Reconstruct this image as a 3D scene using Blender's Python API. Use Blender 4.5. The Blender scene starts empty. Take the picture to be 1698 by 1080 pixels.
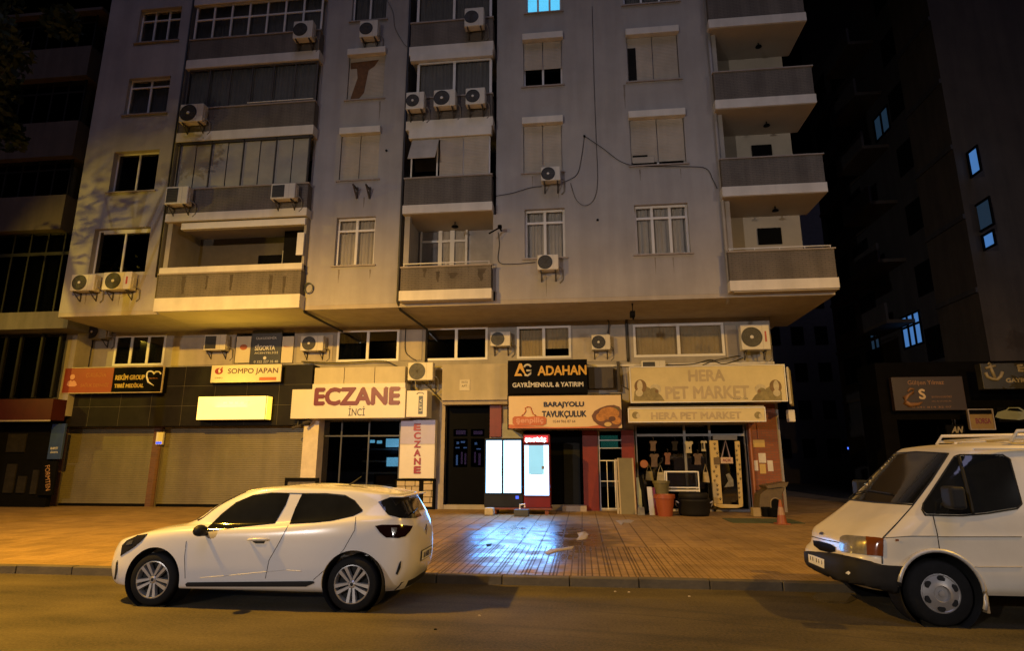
import bpy, bmesh, math, random
from math import radians, sin, cos, pi, atan2, sqrt
from mathutils import Vector, Matrix
from mathutils.bvhtree import BVHTree
random.seed(7)
R = random.Random(11)
S = bpy.context.scene
COL = S.collection

# ------------------------------------------------------------ camera
YAW, PITCH, FPX, CH = radians(6.5), radians(12.68), 1000.0, 1.76
cam = bpy.data.cameras.new('camera'); camo = bpy.data.objects.new('camera', cam); COL.objects.link(camo)
camo.location = (0, 0, CH); camo.rotation_euler = (radians(90) + PITCH, 0, YAW)
cam.sensor_width = 36; cam.lens = FPX / 1698 * 36; cam.clip_start = .1; cam.clip_end = 600
S.camera = camo

# ------------------------------------------------------------ light
S.view_settings.view_transform = 'Standard'; S.view_settings.look = 'None'
S.view_settings.exposure = 0.0; S.view_settings.gamma = 1
w = bpy.data.worlds.new('World'); S.world = w; w.use_nodes = True
wn = w.node_tree.nodes; wl = w.node_tree.links
bg = wn['Background']
sky = wn.new('ShaderNodeTexSky'); sky.sky_type = 'NISHITA'; sky.sun_disc = False
sky.sun_elevation = radians(-6); sky.sun_rotation = radians(200)
wl.new(sky.outputs[0], bg.inputs[0]); bg.inputs[1].default_value = 0.02

def light(name, kind, loc, target, power, color, size=.2, spot=150, blend=.6, angle=.1):
    l = bpy.data.lights.new(name, kind); l.color = color; l.energy = power
    if kind == 'SPOT': l.spot_size = radians(spot); l.spot_blend = blend; l.shadow_soft_size = size
    elif kind == 'POINT': l.shadow_soft_size = size
    elif kind == 'SUN': l.angle = angle
    o = bpy.data.objects.new(name, l); COL.objects.link(o); o.location = loc
    d = Vector(target) - Vector(loc); o.rotation_euler = d.to_track_quat('-Z', 'Y').to_euler()
    return o
# added violet fill sun for the upper facade (very weak and soft), then the street lamps of the avenue behind and left of the camera
light('moon', 'SUN', (0, -20, 60), (-6, 18.75, 0), 0.31, (.62, .60, 1.0), angle=radians(25))
SOD = (1.0, .52, .045); WRM = (1.0, .90, .84)
light('street_lamp_light', 'SPOT', (-10.4, 7.0, 9.4), (-10.2, 11.0, 0), 11300, SOD, .12, 150, .7)
light('street_lamp_light', 'SPOT', (12.5, 6.6, 9.4), (11, 10.2, 0), 5000, SOD, .12, 150, .7)
light('street_lamp_light', 'SPOT', (-24.5, 12.2, 8.6), (-17, 18.75, 7.6), 2300, (1.0, .66, .06), .10, 74, .7)
light('street_lamp_light', 'SPOT', (-17, -22.0, 9.0), (-1, 15.0, -2.5), 12800, WRM, .15, 72, 1.0)
light('street_lamp_light', 'SPOT', (27, -22.0, 9.0), (8, 15.0, -2.5), 6000, WRM, .15, 70, 1.0)

# ------------------------------------------------------------ photo pixel -> point on a plane of the place (a survey of the photograph)
def ray(px, py):
    r = px - 849; y = py - 540
    fw = FPX * cos(PITCH) + y * sin(PITCH); up = FPX * sin(PITCH) - y * cos(PITCH)
    return (r * cos(YAW) - fw * sin(YAW), r * sin(YAW) + fw * cos(YAW), up)
def F(px, py, Y):
    d = ray(px, py); t = Y / d[1]; return d[0] * t, CH + d[2] * t
def FX(px, py, X):
    d = ray(px, py); t = X / d[0]; return d[1] * t, CH + d[2] * t
def G(px, py, z=.12):
    d = ray(px, py); t = (z - CH) / d[2]; return d[0] * t, d[1] * t
def rect(x0, y0, x1, y1, Y):
    ym, xm = (y0 + y1) / 2, (x0 + x1) / 2
    return F(x0, ym, Y)[0], F(x1, ym, Y)[0], F(xm, y1, Y)[1], F(xm, y0, Y)[1]      # X0,X1,Z0,Z1

# ------------------------------------------------------------ materials
MATS = {}
def node(nt, t, **k):
    n = nt.nodes.new(t)
    for a, v in k.items():
        if a.startswith('i_'):
            key = a[2:]; key = int(key) if key.isdigit() else key.replace('_', ' ')
            n.inputs[key].default_value = v
        else: setattr(n, a, v)
    return n
def pm(name, col, rough=.6, metal=0, var=.18, scale=3, bump=.0, bscale=40, spec=.5, coat=0, streak=0):
    """painted / plain surface with soft mottling, rain streaks and a fine bump"""
    if name in MATS: return MATS[name]
    if max(col) < .03 and rough > .3: spec = min(spec, .03 if max(col) < .01 else .12)
    m = bpy.data.materials.new(name); m.use_nodes = True; nt = m.node_tree; L = nt.links
    b = nt.nodes['Principled BSDF']; b.inputs['Roughness'].default_value = rough; b.inputs['Metallic'].default_value = metal
    b.inputs['Specular IOR Level'].default_value = spec; b.inputs['Coat Weight'].default_value = coat
    tc = node(nt, 'ShaderNodeNewGeometry')
    src = None
    n = node(nt, 'ShaderNodeTexNoise'); n.inputs['Scale'].default_value = scale; n.inputs['Detail'].default_value = 6; n.inputs['Roughness'].default_value = .65
    L.new(tc.outputs['Position'], n.inputs['Vector'])
    r = node(nt, 'ShaderNodeValToRGB'); r.color_ramp.elements[0].position = .3; r.color_ramp.elements[1].position = .72
    c = Vector(col[:3])
    r.color_ramp.elements[0].color = (*(c * (1 - var)), 1); r.color_ramp.elements[1].color = (*[min(1, v * (1 + var * .5)) for v in c], 1)
    L.new(n.outputs['Fac'], r.inputs['Fac']); out = r.outputs['Color']
    if streak:
        mp = node(nt, 'ShaderNodeMapping'); mp.inputs['Scale'].default_value = (2.6, 2.6, .28)
        L.new(tc.outputs['Position'], mp.inputs['Vector'])
        n2 = node(nt, 'ShaderNodeTexNoise'); n2.inputs['Scale'].default_value = 1.0; n2.inputs['Detail'].default_value = 5
        L.new(mp.outputs[0], n2.inputs['Vector'])
        r2 = node(nt, 'ShaderNodeValToRGB'); r2.color_ramp.elements[0].position = .38; r2.color_ramp.elements[1].position = .6
        r2.color_ramp.elements[0].color = (1 - streak, 1 - streak, 1 - streak * 1.05, 1); r2.color_ramp.elements[1].color = (1, 1, 1, 1)
        L.new(n2.outputs['Fac'], r2.inputs['Fac'])
        mx = node(nt, 'ShaderNodeMix', data_type='RGBA', blend_type='MULTIPLY'); mx.inputs['Factor'].default_value = 1
        L.new(out, mx.inputs[6]); L.new(r2.outputs[0], mx.inputs[7]); out = mx.outputs[2]
    L.new(out, b.inputs['Base Color'])
    if bump:
        n3 = node(nt, 'ShaderNodeTexNoise'); n3.inputs['Scale'].default_value = bscale; n3.inputs['Detail'].default_value = 4
        L.new(tc.outputs['Position'], n3.inputs['Vector'])
        bp = node(nt, 'ShaderNodeBump'); bp.inputs['Strength'].default_value = bump; bp.inputs['Distance'].default_value = .01
        L.new(n3.outputs['Fac'], bp.inputs['Height']); L.new(bp.outputs[0], b.inputs['Normal'])
    MATS[name] = m; return m
def emit(name, col, strength, base=(.8, .8, .8)):
    if name in MATS: return MATS[name]
    m = bpy.data.materials.new(name); m.use_nodes = True; nt = m.node_tree; b = nt.nodes['Principled BSDF']
    b.inputs['Base Color'].default_value = (*base, 1); b.inputs['Roughness'].default_value = .3
    b.inputs['Emission Strength'].default_value = strength
    n = node(nt, 'ShaderNodeTexNoise'); n.inputs['Scale'].default_value = 3
    g = node(nt, 'ShaderNodeNewGeometry'); nt.links.new(g.outputs['Position'], n.inputs['Vector'])
    r = node(nt, 'ShaderNodeValToRGB'); c = Vector(col)
    r.color_ramp.elements[0].color = (*(c * .85), 1); r.color_ramp.elements[1].color = (*c, 1)
    nt.links.new(n.outputs['Fac'], r.inputs['Fac']); nt.links.new(r.outputs[0], b.inputs['Emission Color'])
    MATS[name] = m; return m
def glass(name, tint=(.75, .8, .85), refl=.12, rough=.03):
    if name in MATS: return MATS[name]
    m = bpy.data.materials.new(name); m.use_nodes = True; nt = m.node_tree; nt.nodes.clear(); L = nt.links
    o = node(nt, 'ShaderNodeOutputMaterial'); mx = node(nt, 'ShaderNodeMixShader')
    t = node(nt, 'ShaderNodeBsdfTransparent'); t.inputs[0].default_value = (*tint, 1)
    g = node(nt, 'ShaderNodeBsdfGlossy'); g.inputs['Roughness'].default_value = rough; g.inputs['Color'].default_value = (.9, .9, .9, 1)
    lw = node(nt, 'ShaderNodeLayerWeight'); lw.inputs['Blend'].default_value = .25
    ma = node(nt, 'ShaderNodeMath', operation='MULTIPLY_ADD'); ma.inputs[1].default_value = .6; ma.inputs[2].default_value = refl * .5
    n = node(nt, 'ShaderNodeTexNoise'); n.inputs['Scale'].default_value = 1.5
    bp = node(nt, 'ShaderNodeBump'); bp.inputs['Strength'].default_value = .05; L.new(n.outputs[0], bp.inputs['Height']); L.new(bp.outputs[0], g.inputs['Normal'])
    L.new(lw.outputs['Fresnel'], ma.inputs[0]); L.new(ma.outputs[0], mx.inputs[0]); L.new(t.outputs[0], mx.inputs[1]); L.new(g.outputs[0], mx.inputs[2])
    L.new(mx.outputs[0], o.inputs[0]); MATS[name] = m; return m

def tile_parapet(name, col):
    """small clay tiles of the balcony parapets"""
    m = pm(name, col, .75, var=.25, scale=1.2, streak=.25); nt = m.node_tree; L = nt.links; b = nt.nodes['Principled BSDF']
    g = node(nt, 'ShaderNodeNewGeometry'); mp = node(nt, 'ShaderNodeMapping'); mp.inputs['Rotation'].default_value = (radians(-90), 0, 0)
    L.new(g.outputs['Position'], mp.inputs['Vector'])
    br = node(nt, 'ShaderNodeTexBrick'); br.inputs['Scale'].default_value = 1; br.inputs['Brick Width'].default_value = .22; br.inputs['Row Height'].default_value = .06; br.inputs['Mortar Size'].default_value = .006
    L.new(mp.outputs[0], br.inputs['Vector'])
    bp = node(nt, 'ShaderNodeBump'); bp.inputs['Strength'].default_value = .6; bp.inputs['Distance'].default_value = .01; bp.invert = True
    L.new(br.outputs['Fac'], bp.inputs['Height']); L.new(bp.outputs[0], b.inputs['Normal'])
    old = b.inputs['Base Color'].links[0].from_socket
    mx = node(nt, 'ShaderNodeMix', data_type='RGBA', blend_type='MULTIPLY'); L.new(br.outputs['Fac'], mx.inputs['Factor'])
    L.new(old, mx.inputs[6]); mx.inputs[7].default_value = (.55, .55, .55, 1); L.new(mx.outputs[2], b.inputs['Base Color'])
    return m
def brick(name, c1, c2, bw=.2, rh=.065):
    m = pm(name, c1, .7); nt = m.node_tree; L = nt.links; b = nt.nodes['Principled BSDF']
    g = node(nt, 'ShaderNodeNewGeometry'); mp = node(nt, 'ShaderNodeMapping'); mp.inputs['Rotation'].default_value = (radians(-90), 0, 0)
    L.new(g.outputs['Position'], mp.inputs['Vector'])
    br = node(nt, 'ShaderNodeTexBrick'); br.inputs['Scale'].default_value = 1; br.inputs['Brick Width'].default_value = bw; br.inputs['Row Height'].default_value = rh; br.inputs['Mortar Size'].default_value = .006
    br.inputs['Color1'].default_value = (*c1, 1); br.inputs['Color2'].default_value = (*c2, 1); br.inputs['Mortar'].default_value = (.12, .08, .06, 1)
    L.new(mp.outputs[0], br.inputs['Vector']); L.new(br.outputs['Color'], b.inputs['Base Color'])
    bp = node(nt, 'ShaderNodeBump'); bp.inputs['Strength'].default_value = .5; bp.invert = True; L.new(br.outputs['Fac'], bp.inputs['Height']); L.new(bp.outputs[0], b.inputs['Normal'])
    return m

WALL = pm('wall_paint', (.39, .365, .35), .85, var=.16, scale=.55, bump=.35, bscale=30, streak=.10)
WALL2 = pm('old_wall_paint', (.40, .365, .32), .85, var=.22, scale=.8, bump=.35, bscale=30, streak=.12)
WHITE = pm('white_band', (.70, .66, .60), .7, var=.12, scale=1.2, bump=.2, streak=.10)
TRIM = pm('white_plastic_frame', (.74, .72, .69), .4, var=.06, scale=4)
SILL = pm('stone_sill', (.33, .28, .24), .6, var=.2, scale=6)
PARA = tile_parapet('parapet_tiles', (.17, .145, .12))
CEIL = pm('balcony_ceiling', (.48, .42, .33), .85, var=.12, scale=1)
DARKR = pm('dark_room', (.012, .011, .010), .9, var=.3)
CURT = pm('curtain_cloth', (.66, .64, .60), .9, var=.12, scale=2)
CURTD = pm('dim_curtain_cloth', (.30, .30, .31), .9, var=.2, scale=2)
CURTY = pm('beige_blind', (.50, .43, .28), .8, var=.15, scale=2)
SHUT = pm('beige_shutter', (.50, .44, .36), .6, var=.15, scale=1.5, streak=.12)
SHUTS = pm('steel_shutter', (.25, .22, .15), .45, .4, var=.15, scale=1.2, streak=.12)
ACM = pm('air_conditioner_shell', (.66, .62, .54), .45, var=.08, scale=6)
ACD = pm('fan_grille_dark', (.035, .035, .035), .5)
BRK = pm('rusty_bracket', (.06, .05, .045), .6)
CABLE = pm('cable_black', (.03, .028, .025), .5)
PIPE = pm('drain_pipe_grey', (.36, .33, .30), .5)
GL = glass('window_glass', (.92, .91, .90)); GLD = glass('dark_window_glass', (.35, .37, .4), .2)
BLACKP = pm('black_panel', (.018, .016, .014), .45, var=.3, scale=2)
BLACK = pm('black_matt', (.006, .006, .006), .6, spec=.2)
RUST = pm('rust_stain', (.16, .075, .03), .9, var=.4, scale=5)

# ------------------------------------------------------------ mesh builder
class MB:
    def __init__(s): s.v = []; s.f = []; s.m = []
    def add(s, vs, fs, mi=0):
        o = len(s.v); s.v += [tuple(x) for x in vs]; s.f += [tuple(i + o for i in f) for f in fs]; s.m += [mi] * len(fs); return s
    def box(s, x0, x1, y0, y1, z0, z1, mi=0):
        if x0 > x1: x0, x1 = x1, x0
        if y0 > y1: y0, y1 = y1, y0
        if z0 > z1: z0, z1 = z1, z0
        v = [(x0, y0, z0), (x1, y0, z0), (x1, y1, z0), (x0, y1, z0), (x0, y0, z1), (x1, y0, z1), (x1, y1, z1), (x0, y1, z1)]
        return s.add(v, [(0, 3, 2, 1), (4, 5, 6, 7), (0, 1, 5, 4), (1, 2, 6, 5), (2, 3, 7, 6), (3, 0, 4, 7)], mi)
    def tube(s, pts, r, n=8, mi=0, cap=True):
        pts = [Vector(p) for p in pts]; rings = []
        rr = r if isinstance(r, (list, tuple)) else [r] * len(pts)
        for i, p in enumerate(pts):
            a = pts[max(0, i - 1)]; b = pts[min(len(pts) - 1, i + 1)]; d = (b - a)
            d = d.normalized() if d.length > 1e-9 else Vector((0, 0, 1))
            u = d.cross(Vector((0, 0, 1)));
            if u.length < .05: u = d.cross(Vector((0, 1, 0)))
            u.normalize(); v = d.cross(u)
            rings += [p + rr[i] * (cos(2 * pi * k / n) * u + sin(2 * pi * k / n) * v) for k in range(n)]
        fs = []
        for i in range(len(pts) - 1):
            for k in range(n): fs.append((i * n + k, i * n + (k + 1) % n, (i + 1) * n + (k + 1) % n, (i + 1) * n + k))
        if cap: fs.append(tuple(range(n))[::-1]); fs.append(tuple((len(pts) - 1) * n + k for k in range(n)))
        return s.add(rings, fs, mi)
    def prism(s, poly, y0, y1, mi=0, axis='y'):
        n = len(poly)
        if axis == 'y': v = [(p[0], y0, p[1]) for p in poly] + [(p[0], y1, p[1]) for p in poly]
        elif axis == 'x': v = [(y0, p[0], p[1]) for p in poly] + [(y1, p[0], p[1]) for p in poly]
        else: v = [(p[0], p[1], y0) for p in poly] + [(p[0], p[1], y1) for p in poly]
        fs = [tuple(range(n)), tuple(range(n, 2 * n))[::-1]] + [(i, i + n, (i + 1) % n + n, (i + 1) % n) for i in range(n)]
        return s.add(v, fs, mi)
    def lathe(s, prof, c, axis='z', n=32, mi=0, close=True):
        """prof: (radius, height along axis)"""
        vs = []
        for r, h in prof:
            for k in range(n):
                a = 2 * pi * k / n; q = (r * cos(a), r * sin(a))
                vs.append({'z': (c[0] + q[0], c[1] + q[1], c[2] + h), 'y': (c[0] + q[0], c[1] + h, c[2] + q[1]), 'x': (c[0] + h, c[1] + q[0], c[2] + q[1])}[axis])
        fs = []
        for i in range(len(prof) - 1):
            for k in range(n): fs.append((i * n + k, i * n + (k + 1) % n, (i + 1) * n + (k + 1) % n, (i + 1) * n + k))
        return s.add(vs, fs, mi)
    def build(s, name, mat, parent=None, smooth=False, bevel=0, seg=2):
        me = bpy.data.meshes.new(name); me.from_pydata(s.v, [], s.f)
        for m in (mat if isinstance(mat, (list, tuple)) else [mat]): me.materials.append(m)
        me.polygons.foreach_set('material_index', s.m)
        bm = bmesh.new(); bm.from_mesh(me); bmesh.ops.recalc_face_normals(bm, faces=bm.faces); bm.to_mesh(me); bm.free()
        if smooth: me.polygons.foreach_set('use_smooth', [True] * len(me.polygons))
        me.update(); o = bpy.data.objects.new(name, me); COL.objects.link(o)
        if parent: o.parent = parent; o.matrix_parent_inverse = pinv(parent)
        if bevel:
            bv = o.modifiers.new('b', 'BEVEL'); bv.width = bevel; bv.segments = seg; bv.limit_method = 'ANGLE'
        return o
def pinv(p):
    m = Matrix.Identity(4); q = p
    chain = []
    while q: chain.append(q); q = q.parent
    for q in reversed(chain): m = m @ q.matrix_parent_inverse @ q.matrix_basis if q.parent else q.matrix_basis.copy()
    return m.inverted()
def tag(o, label=None, cat=None, group=None, kind=None):
    if label: o['label'] = label
    if cat: o['category'] = cat
    if group: o['group'] = group
    if kind: o['kind'] = kind
    return o
def empty(name, loc, label=None, cat=None, group=None, rz=0):
    o = bpy.data.objects.new(name, None); COL.objects.link(o); o.location = loc; o.rotation_euler = (0, 0, rz); o.empty_display_size = .2
    return tag(o, label, cat, group)
def B(name, mat, parent, *a, bevel=0): return MB().box(*a).build(name, mat, parent, bevel=bevel)
def smoothmod(o, ang=35):
    bm = bmesh.new(); bm.from_mesh(o.data)
    for e in bm.edges: e.smooth = not (len(e.link_faces) == 2 and e.calc_face_angle(0) > radians(ang))
    for f in bm.faces: f.smooth = True
    bm.to_mesh(o.data); bm.free(); return o

def text(s, X0, X1, Z0, Z1, Y, mat, parent, name='lettering', bold=0.0, depth=.004, shear=0, face='y'):
    """flat raised lettering fitted to a rectangle of a vertical face looking towards -Y (face 'y') or -X (face 'x')"""
    c = bpy.data.curves.new('t', 'FONT'); c.body = s; c.shear = shear; c.resolution_u = 3; c.align_x = 'CENTER'; c.space_line = .85
    t = bpy.data.objects.new('t', c); COL.objects.link(t)
    dg = bpy.context.evaluated_depsgraph_get(); me = bpy.data.meshes.new_from_object(t.evaluated_get(dg))
    bpy.data.objects.remove(t); bpy.data.curves.remove(c)
    xs = [v.co.x for v in me.vertices]; ys = [v.co.y for v in me.vertices]
    a0, a1, b0, b1 = min(xs), max(xs), min(ys), max(ys)
    bm = bmesh.new(); bm.from_mesh(me)
    r = bmesh.ops.extrude_face_region(bm, geom=bm.faces[:])
    nv = set(v for v in r['geom'] if isinstance(v, bmesh.types.BMVert))
    for v in bm.verts:
        h = (v.co.x - a0) / (a1 - a0) * (X1 - X0) + X0; z = (v.co.y - b0) / (b1 - b0) * (Z1 - Z0) + Z0
        d = depth if v not in nv else 0
        v.co = (h, Y - d, z) if face == 'y' else (Y - d, h, z)
    bmesh.ops.recalc_face_normals(bm, faces=bm.faces)
    if bold:                                                            # heavier strokes: the same letters repeated a hair's breadth apart
        b = bold * 1.5 * abs(X1 - X0) / (a1 - a0); src = bm.copy()
        for k, (dx, dz) in enumerate(((b, 0), (-b, 0), (0, b), (0, -b), (b * .7, b * .7), (-b * .7, -b * .7))):
            tmp = bpy.data.meshes.new('tmp'); q = src.copy()
            for v in q.verts: v.co += Vector((dx, -.0004 * (k + 1), dz)) if face == 'y' else Vector((-.0004 * (k + 1), dx, dz))
            q.to_mesh(tmp); q.free(); bm.from_mesh(tmp); bpy.data.meshes.remove(tmp)
        src.free()
    bm.to_mesh(me); bm.free()
    me.name = name; me.materials.clear(); me.materials.append(mat)
    o = bpy.data.objects.new(name, me); COL.objects.link(o)
    if parent: o.parent = parent; o.matrix_parent_inverse = pinv(parent)
    return o
def tpx(s, x0, y0, x1, y1, Y, *a, **k):
    r = rect(x0, y0, x1, y1, Y); return text(s, r[0], r[1], r[2], r[3], Y, *a, **k)

def wall(mb, x0, x1, z0, z1, holes, yf, yb):
    """front sheet with rectangular openings and their reveals"""
    xs = sorted({x0, x1, *[min(max(h[0], x0), x1) for h in holes], *[min(max(h[1], x0), x1) for h in holes]})
    zs = sorted({z0, z1, *[min(max(h[2], z0), z1) for h in holes], *[min(max(h[3], z0), z1) for h in holes]})
    for i in range(len(xs) - 1):
        for j in range(len(zs) - 1):
            cx, cz = (xs[i] + xs[i + 1]) / 2, (zs[j] + zs[j + 1]) / 2
            if any(h[0] < cx < h[1] and h[2] < cz < h[3] for h in holes): continue
            mb.add([(xs[i], yf, zs[j]), (xs[i + 1], yf, zs[j]), (xs[i + 1], yf, zs[j + 1]), (xs[i], yf, zs[j + 1])], [(0, 1, 2, 3)])
    for a, b, c, d in holes:
        d = min(d, z1)
        mb.add([(a, yf, c), (b, yf, c), (b, yf, d), (a, yf, d), (a, yb, c), (b, yb, c), (b, yb, d), (a, yb, d)],
               [(0, 1, 5, 4), (1, 2, 6, 5), (2, 3, 7, 6), (3, 0, 4, 7)])

def curtain(x0, x1, z0, z1, y, mat, parent, name='curtain', amp=.03, seed=0, keep=None):
    rr = random.Random(seed); n = max(8, int((x1 - x0) / .025)); mb = MB(); ph = rr.random() * 6
    vs = []; k1 = rr.uniform(38, 55)
    for i in range(n + 1):
        x = x0 + (x1 - x0) * i / n
        yy = y + amp * sin(k1 * x + ph) + amp * .6 * sin(k1 * .37 * x + ph * 2)
        vs += [(x, yy, z0), (x, yy, z1)]
    mb.add(vs, [(2 * i, 2 * i + 2, 2 * i + 3, 2 * i + 1) for i in range(n)])
    return mb.build(name, mat, parent, smooth=True)

def shutter(x0, x1, z0, z1, y, mat, parent, pitch=.055, name='roller_shutter', skew=0):
    mb = MB(); n = max(2, int((z1 - z0) / pitch)); vs = []
    for i in range(n):
        za = z0 + (z1 - z0) * i / n; zb = z0 + (z1 - z0) * (i + 1) / n; h = zb - za
        for zz, dy in ((za, .0), (za + h * .15, -.012), (za + h * .8, -.012), (zb - .002, 0)):
            vs += [(x0, y + dy, zz + skew * (1 - i / n)), (x1, y + dy, zz)]
    m = len(vs) // 2
    mb.add(vs, [(2 * i, 2 * i + 1, 2 * i + 3, 2 * i + 2) for i in range(m - 1)])
    return mb.build(name, mat, parent)

def window(bld, r, Y, cols=2, transom=.0, frame=.06, curt=None, depth=.14, sill=True, pane=None, open_col=None, seed=0, room=True, lab=None, wts=None):
    """r = X0,X1,Z0,Z1 of the opening in the wall whose face is at Y"""
    x0, x1, z0, z1 = r; yf = Y + depth
    mb = MB(); t = frame
    mb.box(x0, x1, yf, yf + .06, z0, z0 + t); mb.box(x0, x1, yf, yf + .06, z1 - t, z1)
    mb.box(x0, x0 + t, yf, yf + .06, z0 + t, z1 - t); mb.box(x1 - t, x1, yf, yf + .06, z0 + t, z1 - t)
    W = [1] * cols if not wts else wts; tot = sum(W); acc = 0
    for k in range(cols - 1):
        acc += W[k]; xc = x0 + (x1 - x0) * acc / tot; mb.box(xc - t * .6, xc + t * .6, yf - .004, yf + .06, z0 + t, z1 - t)
    if transom:
        zt = z1 - (z1 - z0) * transom; mb.box(x0 + t, x1 - t, yf - .002, yf + .058, zt - t * .5, zt + t * .5)
    w = mb.build('window', TRIM if not isinstance(frame, tuple) else TRIM, bld, bevel=.006, seg=1)
    if lab: w['label'] = lab
    B('pane', pane or GL, w, x0 + t, x1 - t, yf + .025, yf + .031, z0 + t, z1 - t)
    if sill: B('sill', SILL, w, x0 - .08, x1 + .08, Y - .06, Y + .05, z0 - .05, z0)
    if curt == 'full': curtain(x0, x1, z0, z1, yf + .16, CURT, w, seed=seed)
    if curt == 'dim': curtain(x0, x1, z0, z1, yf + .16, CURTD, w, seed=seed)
    if curt == 'beige': curtain(x0, x1, z0, z1, yf + .14, CURTY, w, seed=seed, amp=.012, name='blind')
    if curt == 'part': curtain(x0, x0 + (x1 - x0) * .38, z0, z1, yf + .16, CURTD, w, seed=seed)
    return w

def pm_label(n): return None

# ============================================================ SETTING: road, pavement, kerb
YK = 9.30
def ground_mats():
    # asphalt
    m = bpy.data.materials.new('asphalt'); m.use_nodes = True; nt = m.node_tree; L = nt.links; b = nt.nodes['Principled BSDF']
    g = node(nt, 'ShaderNodeNewGeometry')
    n1 = node(nt, 'ShaderNodeTexNoise'); n1.inputs['Scale'].default_value = .5; n1.inputs['Detail'].default_value = 8; n1.inputs['Roughness'].default_value = .6
    n2 = node(nt, 'ShaderNodeTexNoise'); n2.inputs['Scale'].default_value = 32; n2.inputs['Detail'].default_value = 7; n2.inputs['Roughness'].default_value = .75
    mp = node(nt, 'ShaderNodeMapping'); mp.inputs['Scale'].default_value = (.5, 1.5, 1); L.new(g.outputs[0], mp.inputs[0])
    n3 = node(nt, 'ShaderNodeTexNoise'); n3.inputs['Scale'].default_value = 1.2; n3.inputs['Detail'].default_value = 5; L.new(mp.outputs[0], n3.inputs['Vector'])
    for n in (n1, n2): L.new(g.outputs['Position'], n.inputs['Vector'])
    a = node(nt, 'ShaderNodeMath', operation='ADD'); L.new(n1.outputs[0], a.inputs[0]); L.new(n3.outputs[0], a.inputs[1])
    a2 = node(nt, 'ShaderNodeMath', operation='MULTIPLY_ADD'); L.new(n2.outputs[0], a2.inputs[0]); a2.inputs[1].default_value = 1.7; L.new(a.outputs[0], a2.inputs[2])
    r = node(nt, 'ShaderNodeValToRGB'); r.color_ramp.elements[0].position = .85; r.color_ramp.elements[1].position = 1.45
    r.color_ramp.elements[0].color = (.020, .016, .008, 1); r.color_ramp.elements[1].color = (.105, .082, .040, 1)
    mr = node(nt, 'ShaderNodeMapRange'); mr.inputs['From Min'].default_value = 1.45; mr.inputs['From Max'].default_value = 2.2; L.new(a2.outputs[0], mr.inputs['Value'])
    r.color_ramp.elements[0].position = 0; r.color_ramp.elements[1].position = 1; L.new(mr.outputs[0], r.inputs['Fac'])
    # tyre tracks: dark bands curving away from the kerb
    sx = node(nt, 'ShaderNodeSeparateXYZ'); L.new(g.outputs['Position'], sx.inputs[0]); out = r.outputs[0]
    def M(op, x, y=None, z=None):
        q = node(nt, 'ShaderNodeMath', operation=op)
        for i, v in enumerate((x, y, z)):
            if v is None: continue
            if isinstance(v, (int, float)): q.inputs[i].default_value = v
            else: L.new(v, q.inputs[i])
        return q.outputs[0]
    X, Yc = sx.outputs[0], sx.outputs[1]
    for (c0, k, wd, dk) in ((8.55, .055, .10, .42), (8.2, .06, .035, .5), (7.25, .045, .09, .4), (7.0, .05, .03, .35)):
        t = M('ADD', X, 2.6); t2 = M('MULTIPLY', t, t); curve = M('SUBTRACT', c0, M('MULTIPLY', t2, k * .62)); wob = M('MULTIPLY', n1.outputs[0], .12)
        d = M('ABSOLUTE', M('ADD', M('SUBTRACT', Yc, curve), wob))
        msk = M('SUBTRACT', 1.0, M('SMOOTH_MIN', M('DIVIDE', d, wd), 1.0, .2)); msk = M('MAXIMUM', msk, 0)
        msk = M('MULTIPLY', M('MULTIPLY', msk, dk), M('MULTIPLY', n3.outputs[0], 1.6)); msk = M('MULTIPLY', msk, M('GREATER_THAN', X, -2.2))
        mx = node(nt, 'ShaderNodeMix', data_type='RGBA'); L.new(msk, mx.inputs['Factor']); L.new(out, mx.inputs[6]); mx.inputs[7].default_value = (.015, .014, .013, 1); out = mx.outputs[2]
    L.new(out, b.inputs['Base Color']); b.inputs['Roughness'].default_value = .78; b.inputs['Specular IOR Level'].default_value = .35
    bp = node(nt, 'ShaderNodeBump'); bp.inputs['Strength'].default_value = .55; bp.inputs['Distance'].default_value = .008; L.new(n2.outputs[0], bp.inputs['Height']); L.new(bp.outputs[0], b.inputs['Normal'])
    # pavement: ribbed 40 cm concrete tiles, worn and wet in front of the poultry shop
    p = bpy.data.materials.new('ribbed_pavement_tiles'); p.use_nodes = True; nt = p.node_tree; L = nt.links; b = nt.nodes['Principled BSDF']
    g = node(nt, 'ShaderNodeNewGeometry'); sx = node(nt, 'ShaderNodeSeparateXYZ'); L.new(g.outputs['Position'], sx.inputs[0]); X, Yc = sx.outputs[0], sx.outputs[1]
    def noise(sc, det=5, vec=None):
        q = node(nt, 'ShaderNodeTexNoise'); q.inputs['Scale'].default_value = sc; q.inputs['Detail'].default_value = det; L.new(vec or g.outputs['Position'], q.inputs['Vector']); return q.outputs[0]
    def M(op, x, y=None, z=None):
        q = node(nt, 'ShaderNodeMath', operation=op)
        for i, v in enumerate((x, y, z)):
            if v is None: continue
            if isinstance(v, (int, float)): q.inputs[i].default_value = v
            else: L.new(v, q.inputs[i])
        return q.outputs[0]
    def groove(c, per, wd):
        f = M('FRACT', M('DIVIDE', c, per)); d = M('ABSOLUTE', M('SUBTRACT', f, .5)); return M('GREATER_THAN', d, .5 - wd / per / 2)
    rib = groove(X, .105, .022); jx = groove(M('ADD', X, .05), .42, .03); jy = groove(Yc, .42, .022)
    near = M('LESS_THAN', Yc, 12.6)
    rib = M('MULTIPLY', rib, near); gr = M('MAXIMUM', M('MAXIMUM', rib, jx), jy)
    # groove dirt strongest round the wet patch
    big = noise(.45, 6); fine = noise(14, 6); mid = noise(2.2, 6)
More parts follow.
